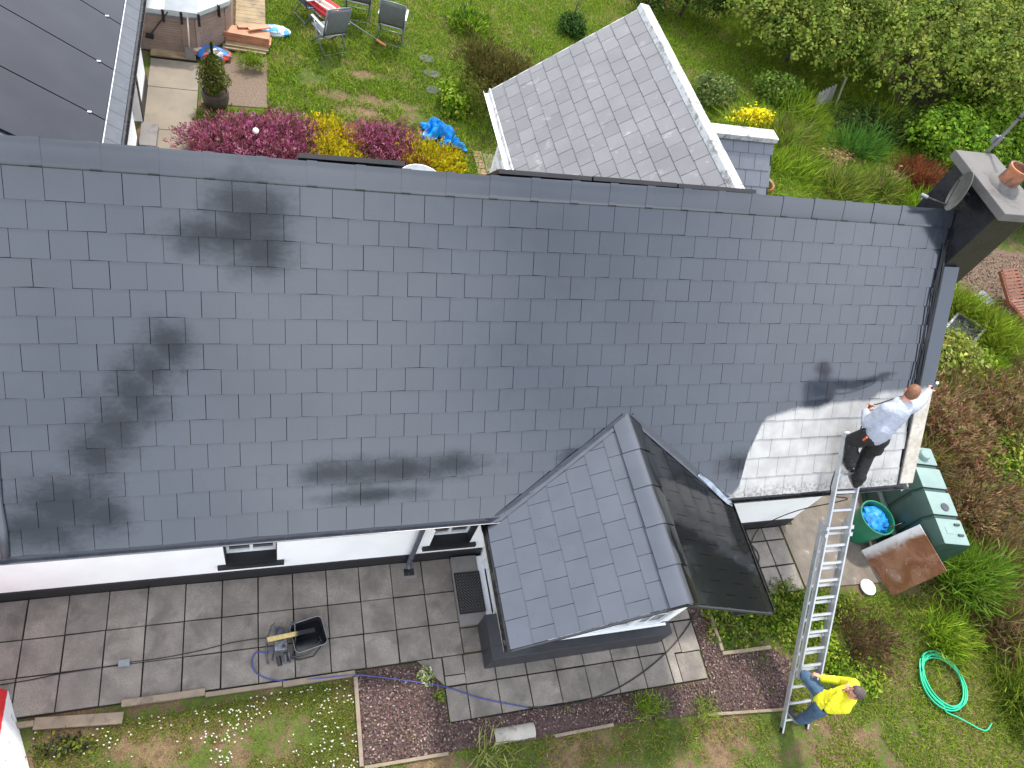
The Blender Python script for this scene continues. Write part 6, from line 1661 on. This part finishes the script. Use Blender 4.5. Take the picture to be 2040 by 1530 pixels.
def bush(name, lb, cat, c, r, n, size, cols, w=None, kind='leaf', lobes=7, trunk=True, group=None, shell=.55, clump=6, jit=.2, aspect=.55):
    """shrub/tree: stems + leaf clumps spread through several uneven lobes"""
    c = np.array(c, float); r = np.array(r, float)
    t = thing(name, (c[0], c[1], 0), lb, cat, group)
    ang = nrs.uniform(0, 2 * np.pi, lobes); el = nrs.uniform(.0, 1.0, lobes)
    L = np.stack([np.cos(ang) * np.sqrt(1 - (el * .8) ** 2) * .55, np.sin(ang) * np.sqrt(1 - (el * .8) ** 2) * .55, el * .45], 1); L[0] = 0
    lr = nrs.uniform(.42, .68, lobes); lr[0] = .75
    mcl = max(n // clump, 1); li = nrs.choice(lobes, mcl, p=lr ** 2 / (lr ** 2).sum())
    d = nrs.normal(0, 1, (mcl, 3)); d[:, 2] = np.abs(d[:, 2]) * 1.0 - .25; d /= np.linalg.norm(d, axis=1, keepdims=True)
    q = L[li] + d * (lr[li] * nrs.uniform(shell, 1.05, mcl) * (1 + .30 * np.sin(d[:, 0] * 7 + li * 2.1) * np.sin(d[:, 1] * 6 + li) * np.cos(d[:, 2] * 5)) * (1 + np.abs(nrs.normal(0, .09, mcl))))[:, None]
    cl = c + q * r; cl[:, 2] = np.maximum(cl[:, 2], .04)
    cc = pal(mcl, cols, w, jit)
    if kind == 'leaf':
        P = np.repeat(cl, clump, 0) + nrs.normal(0, size * .75, (mcl * clump, 3)); N = np.repeat(d, clump, 0) * .8 + nrs.normal(0, .55, (mcl * clump, 3)) + [0, 0, .5]
        C = np.repeat(cc, clump, 0) * (1 + nrs.normal(0, .12, (mcl * clump, 1)))
        V, F, C = leaves(P, N, size, None, C=np.clip(C, .004, .9), aspect=aspect)
    else:   # fine upright sprigs
        P = np.repeat(cl, clump, 0) + nrs.normal(0, size * .35, (mcl * clump, 3)); dd = np.repeat(d, clump, 0) + nrs.normal(0, .45, (mcl * clump, 3)) + [0, 0, .7]
        dd /= np.linalg.norm(dd, axis=1, keepdims=True); e = np.cross(dd, nrs.normal(0, 1, dd.shape)); e /= np.linalg.norm(e, axis=1, keepdims=True) + 1e-9
        ll = size * nrs.uniform(.6, 1.3, len(P))[:, None]; wd = size * aspect * .5
        V = np.stack([P - e * wd * .5, P + e * wd * .5, P + dd * ll * .6 + e * wd, P + dd * ll, P + dd * ll * .6 - e * wd], 1).reshape(-1, 3)
        F0 = np.arange(len(P))[:, None] * 5 + np.array([0, 1, 2, 3, 4]); F = F0
        C = np.repeat(np.clip(np.repeat(cc, clump, 0) * (1 + nrs.normal(0, .15, (len(P), 1))), .004, .9), 5, 0)
    np_mesh('crown', V, F, C, LEAF, t)
    if trunk:
        mb = MB(); base = Vector((c[0], c[1], -.05)); top = Vector(c) + Vector((0, 0, r[2] * .1))
        tr0 = .022 + .012 * r.max()
        mb.tube([base, base.lerp(top, .5) + Vector((.03, .02, 0)) * r.max(), top], [tr0 * 1.5, tr0, tr0 * .7], 8)
        ks = nrs.choice(mcl, min(26, mcl), replace=False)
        for k in ks:
            e_ = Vector(cl[k]); s_ = base.lerp(top, nrs.uniform(.25, .95)); m_ = s_.lerp(e_, .5) + Vector((0, 0, .08 * r[2]))
            mb.tube([s_, m_, e_], [tr0 * .5, tr0 * .3, tr0 * .1], 5, caps=False)
        build('trunk', mb, M_BARK, t, smooth=True)
    return t
# heather hedge
HPURP = [(.36, .09, .17), (.48, .17, .27), (.24, .06, .10), (.15, .06, .055), (.58, .28, .36), (.12, .10, .035)]
HYEL = [(.52, .42, .012), (.62, .52, .02), (.36, .30, .02), (.24, .24, .02)]
def heather(nm, lb, c, r, n, cols, w): return bush(nm, lb, 'shrub', c, r, int(n * 1.7), .055, cols, w, 'sprig', 9, False, 'heather row behind the ridge', .35, 5, .25, .34)
heather('purple_heather', 'long mound of purple heather nearest the path', (1.30, 8.95, .0), (1.05, .80, .40), 12000, HPURP, [4, 3, 3, 2, 2, 1])
heather('purple_heather', 'purple heather mound touching the first yellow heather', (2.35, 9.05, .0), (.95, .85, .40), 11000, HPURP, [3, 3, 4, 3, 1, 2])
heather('yellow_heather', 'yellow heather between the two purple heather mounds', (3.25, 9.15, .0), (.68, .82, .36), 9000, HYEL, [4, 3, 2, 2])
heather('purple_heather', 'dark purple heather between two yellow heather mounds', (4.25, 9.05, .0), (.88, .78, .40), 10000, HPURP, [3, 3, 4, 2, 1, 1])
heather('yellow_heather', 'yellow heather mound in front of the blue plastic sheet', (5.22, 8.95, .0), (.68, .85, .36), 9000, HYEL, [3, 3, 3, 2])
heather('russet_heather', 'small russet heather between purple and yellow mounds', (4.85, 8.55, .02), (.35, .40, .30), 3000, [(.26, .10, .035), (.20, .12, .03), (.32, .15, .05)], None)
# rear shrubs
bush('brown_twiggy_shrub', 'round brown-green twiggy shrub against the rear wing', 'shrub', (6.85, 11.1, .55), (.95, 1.15, .95), 15000, .085, [(.10, .085, .025), (.135, .105, .03), (.075, .07, .02), (.10, .12, .025)], [4, 3, 3, 2], 'sprig', 9, True, None, .3, 5, .22, .22)
bush('green_tuft_plant', 'blue-green leafy clump in lawn by the folded dryer', 'plant', (6.95, 14.1, .12), (.62, .55, .42), 3200, .10, LUSH + [(.05, .12, .03)], None, 'sprig', 6, False, None, .2, 5, .2, .22)
bush('dark_dome_plant', 'dark green dome plant at the opened dryer pole', 'plant', (9.88, 14.75, .1), (.42, .38, .38), 2600, .07, [(.03, .07, .012), (.04, .09, .015)], None, 'leaf', 6, False)
bush('weedy_plant', 'light green weeds left of the brown twiggy shrub', 'plant', (6.05, 10.9, .1), (.38, .55, .40), 1800, .09, LUSH, None, 'leaf', 6, False)
bush('round_green_bush', 'dense round bush with red blooms at top centre right', 'bush', (14.0, 16.7, .75), (1.35, 1.15, 1.0), 9000, .10, [(.07, .115, .018), (.10, .15, .025), (.045, .08, .013), (.13, .17, .03)], [4, 3, 3, 1], 'leaf', 8)
bush('flowering_bush', 'small bush with coral flowers beside rear wing gable', 'bush', (12.5, 16.3, .4), (.6, .5, .6), 2200, .09, [(.06, .10, .02), (.09, .13, .025), (.50, .07, .05)], [4, 3, .35], 'leaf', 6, True, None, .5, 6, .15)
bush('large_sprawling_tree', 'large sprawling light green tree filling the top right', 'tree', (21.6, 15.3, 1.5), (6.6, 4.9, 2.2), 110000, .105, [(.150, .205, .028), (.205, .260, .036), (.085, .125, .018), (.25, .29, .05)], [4, 3, 3, 1.2], 'leaf', 16, True, None, .62, 9, .2, .6)
bush('sprawling_tree', 'smaller leafy tree overhanging the lawn beside the plank gate', 'tree', (17.1, 15.0, 1.25), (2.6, 2.3, 1.45), 34000, .10, [(.140, .195, .026), (.190, .245, .034), (.08, .12, .018), (.28, .32, .07)], [4, 3, 3, 1.5], 'leaf', 9, True, None, .6, 9, .2, .6)
bush('lime_green_bush', 'bright lime green leafy bush behind the chimney', 'bush', (23.6, 11.6, .8), (3.8, 2.0, 1.4), 26000, .14, [(.13, .235, .012), (.16, .28, .018), (.085, .16, .012)], [4, 3, 3], 'leaf', 9, True, None, .6, 8)
bush('lime_green_bush', 'lime green bush at the left of the chimney cap', 'bush', (20.4, 10.4, .6), (1.8, 1.3, 1.1), 11000, .13, [(.12, .22, .012), (.15, .26, .018), (.07, .14, .012)], [4, 3, 3], 'leaf', 7, True, None, .55, 8)
bush('dark_hedge', 'dark green clipped hedge right of the chimney', 'hedge', (21.9, 8.7, .5), (2.3, 1.15, 1.0), 14000, .075, [(.035, .085, .014), (.05, .11, .018), (.025, .06, .01)], [4, 3, 3], 'leaf', 9, True, None, .7, 7)
bush('dark_undergrowth', 'dark shaded undergrowth between tree and lime bush', 'bush', (18.6, 11.4, .2), (1.6, .9, .6), 5000, .10, [(.035, .065, .014), (.05, .085, .018)], None, 'leaf', 7, False)
bush('red_stemmed_shrub', 'red-brown twiggy shrub left of satellite dish', 'shrub', (18.2, 9.2, .35), (.85, .70, .75), 5200, .17, [(.20, .055, .025), (.28, .09, .04), (.13, .05, .025), (.11, .10, .03)], [4, 2, 3, 1], 'sprig', 7, True, None, .2, 5, .2, .09)
bush('yellow_flowering_bush', 'vivid yellow flowering bush above the lean-to coping', 'bush', (13.85, 11.2, .25), (.68, .36, .40), 3000, .085, [(.72, .60, .012), (.80, .68, .02), (.45, .42, .02)], [4, 4, 1], 'leaf', 7, False, None, .5, 7, .12, .7)
bush('variegated_shrub', 'pale green shrub at top of rear wing coping', 'shrub', (13.4, 12.3, .3), (.75, .6, .55), 2400, .08, [(.14, .19, .05), (.18, .23, .07), (.09, .13, .03)], None, 'leaf', 6, False)
bush('young_sapling', 'young light green sapling left of the plank gate', 'shrub', (15.3, 12.5, .4), (.75, .6, .6), 2600, .10, [(.13, .21, .03), (.16, .24, .04), (.09, .15, .02)], None, 'leaf', 6, True, None, .3)
bush('sword_leaf_plant', 'sword-leaved green clump in border left of lime bush', 'plant', (17.1, 10.3, .1), (.75, .6, .65), 900, .42, [(.06, .15, .02), (.08, .19, .03)], None, 'sprig', 4, False, None, .1, 3, .15, .06)
bush('tan_flower_head', 'clump of faded tan flower heads in the border', 'plant', (16.35, 9.95, .25), (.55, .35, .28), 1100, .08, [(.34, .24, .10), (.42, .31, .15), (.14, .19, .04)], [3, 3, 1], 'leaf', 5, False)
bush('tan_flower_head', 'second faded tan flower clump nearer the red shrub', 'plant', (17.4, 9.35, .25), (.6, .35, .28), 1100, .08, [(.34, .25, .12), (.42, .32, .18), (.14, .18, .05)], [3, 3, 1], 'leaf', 5, False)
for i, (x, y, rx, ry, rz, cl) in enumerate(((14.3, 9.4, .9, .8, .55, 0), (15.4, 8.7, .8, .6, .5, 1), (14.9, 10.6, .9, .7, .6, 1), (16.0, 11.8, .9, .7, .6, 0), (17.9, 8.3, .8, .6, .5, 0), (19.3, 9.6, .9, .8, .7, 1), (18.9, 11.6, 1.0, .7, .6, 2), (13.3, 10.1, .6, .7, .5, 2), (16.8, 8.9, .6, .5, .5, 1))):
    bush('wild_grass_clump', ['arching', 'upright', 'leaning', 'tangled', 'thin', 'lush', 'shaded', 'pale', 'low'][i] + ' wild grass clump ' + ['beside lean-to wall', 'behind ridge near the log', 'below the yellow bush', 'under the sapling', 'below the red-stemmed shrub', 'against the lime bush', 'under the tree beside the gate', 'at foot of the yellow bush', 'between the tan flower clumps'][i], 'grass clump', (x, y, .08), (rx, ry, rz), 2300, .36, [LUSH, GREENS + DRY[:1], GREENS][cl], None, 'sprig', 6, False, 'wild grass clumps in the border', .05, 4, .2, .045)
for i, (x, y, rx, ry, rz) in enumerate(((13.6, .9, .5, .7, .5), (15.9, 1.3, .8, .6, .5), (14.2, -.75, .8, .5, .45), (15.2, 2.6, .6, .6, .55), (17.6, 2.9, .8, .6, .5), (13.6, -1.9, .5, .5, .4))):
    bush('dry_grass_clump', 'rusty dry grass ' + ['beside the tank and cream verge', 'between the russet shrubs', 'below the oil tank end', 'above the russet shrubs', 'near mulch at right edge', 'right of the hose tussock'][i], 'grass clump', (x, y, .05), (rx, ry, rz), 1900, .34, RUSTY + DRY + GREENS[1:2], None, 'sprig', 5, False, 'dry grass clumps at right', .05, 4, .2, .04)
# right side shrubs
LIME = [(.20, .27, .02), (.25, .32, .03), (.14, .21, .02)]
bush('lime_grass_clump', 'lime green arching grass beside the broken frame', 'grass clump', (17.75, 4.05, .1), (.62, .85, .42), 3000, .30, LIME, None, 'sprig', 6, False, 'lime grass clumps', .1, 4, .15, .06)
bush('lime_grass_clump', 'lime green grass tuft along the bark mulch edge', 'grass clump', (17.3, 5.0, .1), (.5, .4, .38), 1500, .25, LIME, None, 'sprig', 5, False, 'lime grass clumps', .1, 4, .15, .07)
bush('yellow_green_shrub', 'yellow-green leafy shrub close to the verge end', 'shrub', (15.75, 3.65, .2), (.75, .85, .62), 4200, .10, [(.20, .24, .03), (.26, .29, .05), (.13, .18, .025), (.32, .33, .10)], None, 'leaf', 7, False)
bush('green_grass_clump', 'fresh green grass clump below the lime grass', 'grass clump', (16.55, 3.1, .1), (.55, .5, .40), 1800, .26, LUSH, None, 'sprig', 5, False, None, .1, 4, .15, .07)
RUS = [(.25, .135, .07), (.34, .225, .125), (.17, .10, .055), (.30, .24, .09), (.18, .21, .05)]
bush('russet_shrub', 'russet brown shrub right of the cream verge', 'shrub', (14.35, 1.75, .25), (.95, 1.0, .75), 9500, .075, RUS, [4, 3, 3, 2, 1], 'sprig', 9, True, 'russet shrubs', .25, 5, .22, .3)
bush('russet_shrub', 'russet brown shrub at the right picture edge', 'shrub', (16.5, 2.2, .25), (1.3, 1.0, .7), 10500, .085, RUS, [4, 3, 3, 2, 2], 'sprig', 9, True, 'russet shrubs', .25, 5, .22, .3)
bush('russet_shrub', 'straw and russet shrub beside far end of oil tank', 'shrub', (14.5, .25, .15), (1.15, .9, .55), 9000, .10, RUS + DRY, [3, 3, 3, 2, 1, 2, 1, 1], 'sprig', 8, True, 'russet shrubs', .2, 5, .22, .2)
bush('bramble_patch', 'dark green bramble growing through the russet shrubs', 'plant', (15.35, 1.05, .3), (.6, .55, .5), 2200, .085, GREENS, None, 'leaf', 6, False)
bush('green_weed_patch', 'bright green weeds at the right picture edge below shrubs', 'plant', (15.6, -.05, .1), (.75, .55, .4), 2200, .11, LUSH, None, 'sprig', 6, False, None, .1, 5, .2, .2)
bush('tall_grass_tuft', 'tall bright green grass tuft in front of the oil tank', 'grass clump', (13.05, -1.0, .1), (.72, .50, .40), 3000, .34, [(.10, .20, .015), (.14, .25, .02), (.17, .26, .04)], None, 'sprig', 5, False, None, .05, 4, .15, .05)
bush('grass_tussock', 'arching grass tussock at right edge below the hose', 'grass clump', (13.15, -2.85, .05), (.55, .5, .3), 1300, .32, LIME[2:] + GREENS[1:], None, 'sprig', 5, False, None, .05, 4, .15, .05)
bush('grass_tussock', 'grass tussock above the green hose coil', 'grass clump', (12.2, -1.75, .05), (.5, .4, .25), 1300, .26, LUSH, None, 'sprig', 5, False, None, .05, 4, .15, .06)
bush('dead_weed_patch', 'patch of dead brown weeds right of the ladder', 'plant', (10.65, -1.65, .0), (.80, .60, .12), 3000, .09, [(.125, .065, .04), (.17, .10, .055), (.09, .06, .03), (.10, .13, .03)], [3, 3, 2, 1], 'sprig', 7, False, None, .1, 5, .22, .15)
bush('nettle_clump', 'leafy green nettles between ladder and dead weeds', 'plant', (9.95, -1.55, .0), (.30, .75, .17), 1500, .06, LUSH, None, 'leaf', 6, False)
bush('nettle_clump', 'leafy green nettles above the yellow-jacket man', 'plant', (10.40, -2.15, .0), (.50, .30, .15), 1200, .06, LUSH, None, 'leaf', 6, False)
bush('bed_weeds', 'leafy weeds filling the edged bed by the porch', 'plant', (8.58, -1.0, .0), (.60, .60, .17), 4200, .05, GREENS + [(.09, .15, .04)], None, 'leaf', 9, False)
bush('bed_weeds', 'weeds spreading along the ladder beside the pad', 'plant', (9.55, -1.1, .0), (.55, .50, .14), 2400, .05, GREENS, None, 'leaf', 7, False)
bush('verge_weeds', 'low weeds between the white lid and the ladder', 'plant', (10.30, -1.10, .0), (.58, .32, .13), 2200, .055, GREENS + [(.15, .19, .03)], None, 'leaf', 8, False)
bush('spiky_yellow_plant', 'spiky yellow-green plant beside the old ridge tile', 'plant', (4.42, -2.24, .02), (.16, .14, .10), 120, .26, [(.24, .28, .06), (.30, .30, .10)], None, 'sprig', 3, False, None, .05, 3, .15, .05)
bush('corner_ivy', 'yellow-green ivy sprawl beside the white corner wall', 'plant', (-.28, -1.36, .02), (.28, .14, .10), 420, .05, [(.07, .085, .03), (.16, .18, .02), (.05, .06, .03)], None, 'leaf', 5, False)
bush('sedum_cushion', 'small bright sedum cushion at the cut paving corner', 'plant', (3.78, -1.22, .01), (.09, .16, .06), 360, .035, [(.22, .28, .04), (.30, .34, .10), (.55, .58, .40)], None, 'leaf', 4, False)
bush('sedum_cushion', 'tiny sedum cushion in the plum gravel under the hose', 'plant', (3.92, -1.46, .01), (.07, .07, .05), 160, .035, [(.18, .26, .03), (.24, .30, .06)], None, 'leaf', 4, False)
bush('gravel_weed', 'green grass tuft at the gravel edge below porch', 'plant', (6.75, -2.08, .02), (.26, .2, .16), 420, .14, LUSH, None, 'sprig', 4, False, None, .05, 4, .15, .06)
bush('gravel_weed', 'green weed in gravel at lower end of the porch paving', 'plant', (7.55, -2.18, .02), (.2, .2, .14), 320, .11, LUSH, None, 'sprig', 4, False, None, .05, 4, .15, .06)
bush('pebble_bed_fern', 'feathery green fern in the pebble bed behind the pot', 'plant', (1.66, 11.45, .08), (.30, .26, .26), 900, .10, LUSH, None, 'sprig', 5, False, None, .1, 5, .15, .12)
# hedge belt out to the right and beyond the garden (seen only in reflections and from other positions)
for i, (x, y, rx, ry, rz) in enumerate(((33, 6, 3.5, 5, 3.2), (31, -3, 3.5, 4.5, 3.0), (35, 16, 4, 5, 3.4), (29, 26, 6, 4, 3.2), (16, 27, 6, 3.5, 3.0))):
    bush('hedgerow_tree', ['hedgerow tree beyond right side of garden', 'hedgerow tree farther down the right boundary', 'hedgerow tree behind the lime bush', 'hedgerow tree in far right corner', 'hedgerow tree beyond the rear lawn'][i], 'tree', (x, y, 1.6), (rx, ry, rz), 5200, .42, [(.05, .085, .02), (.07, .11, .025), (.035, .06, .014)], None, 'leaf', 9, True, 'hedgerow trees', .6, 8)
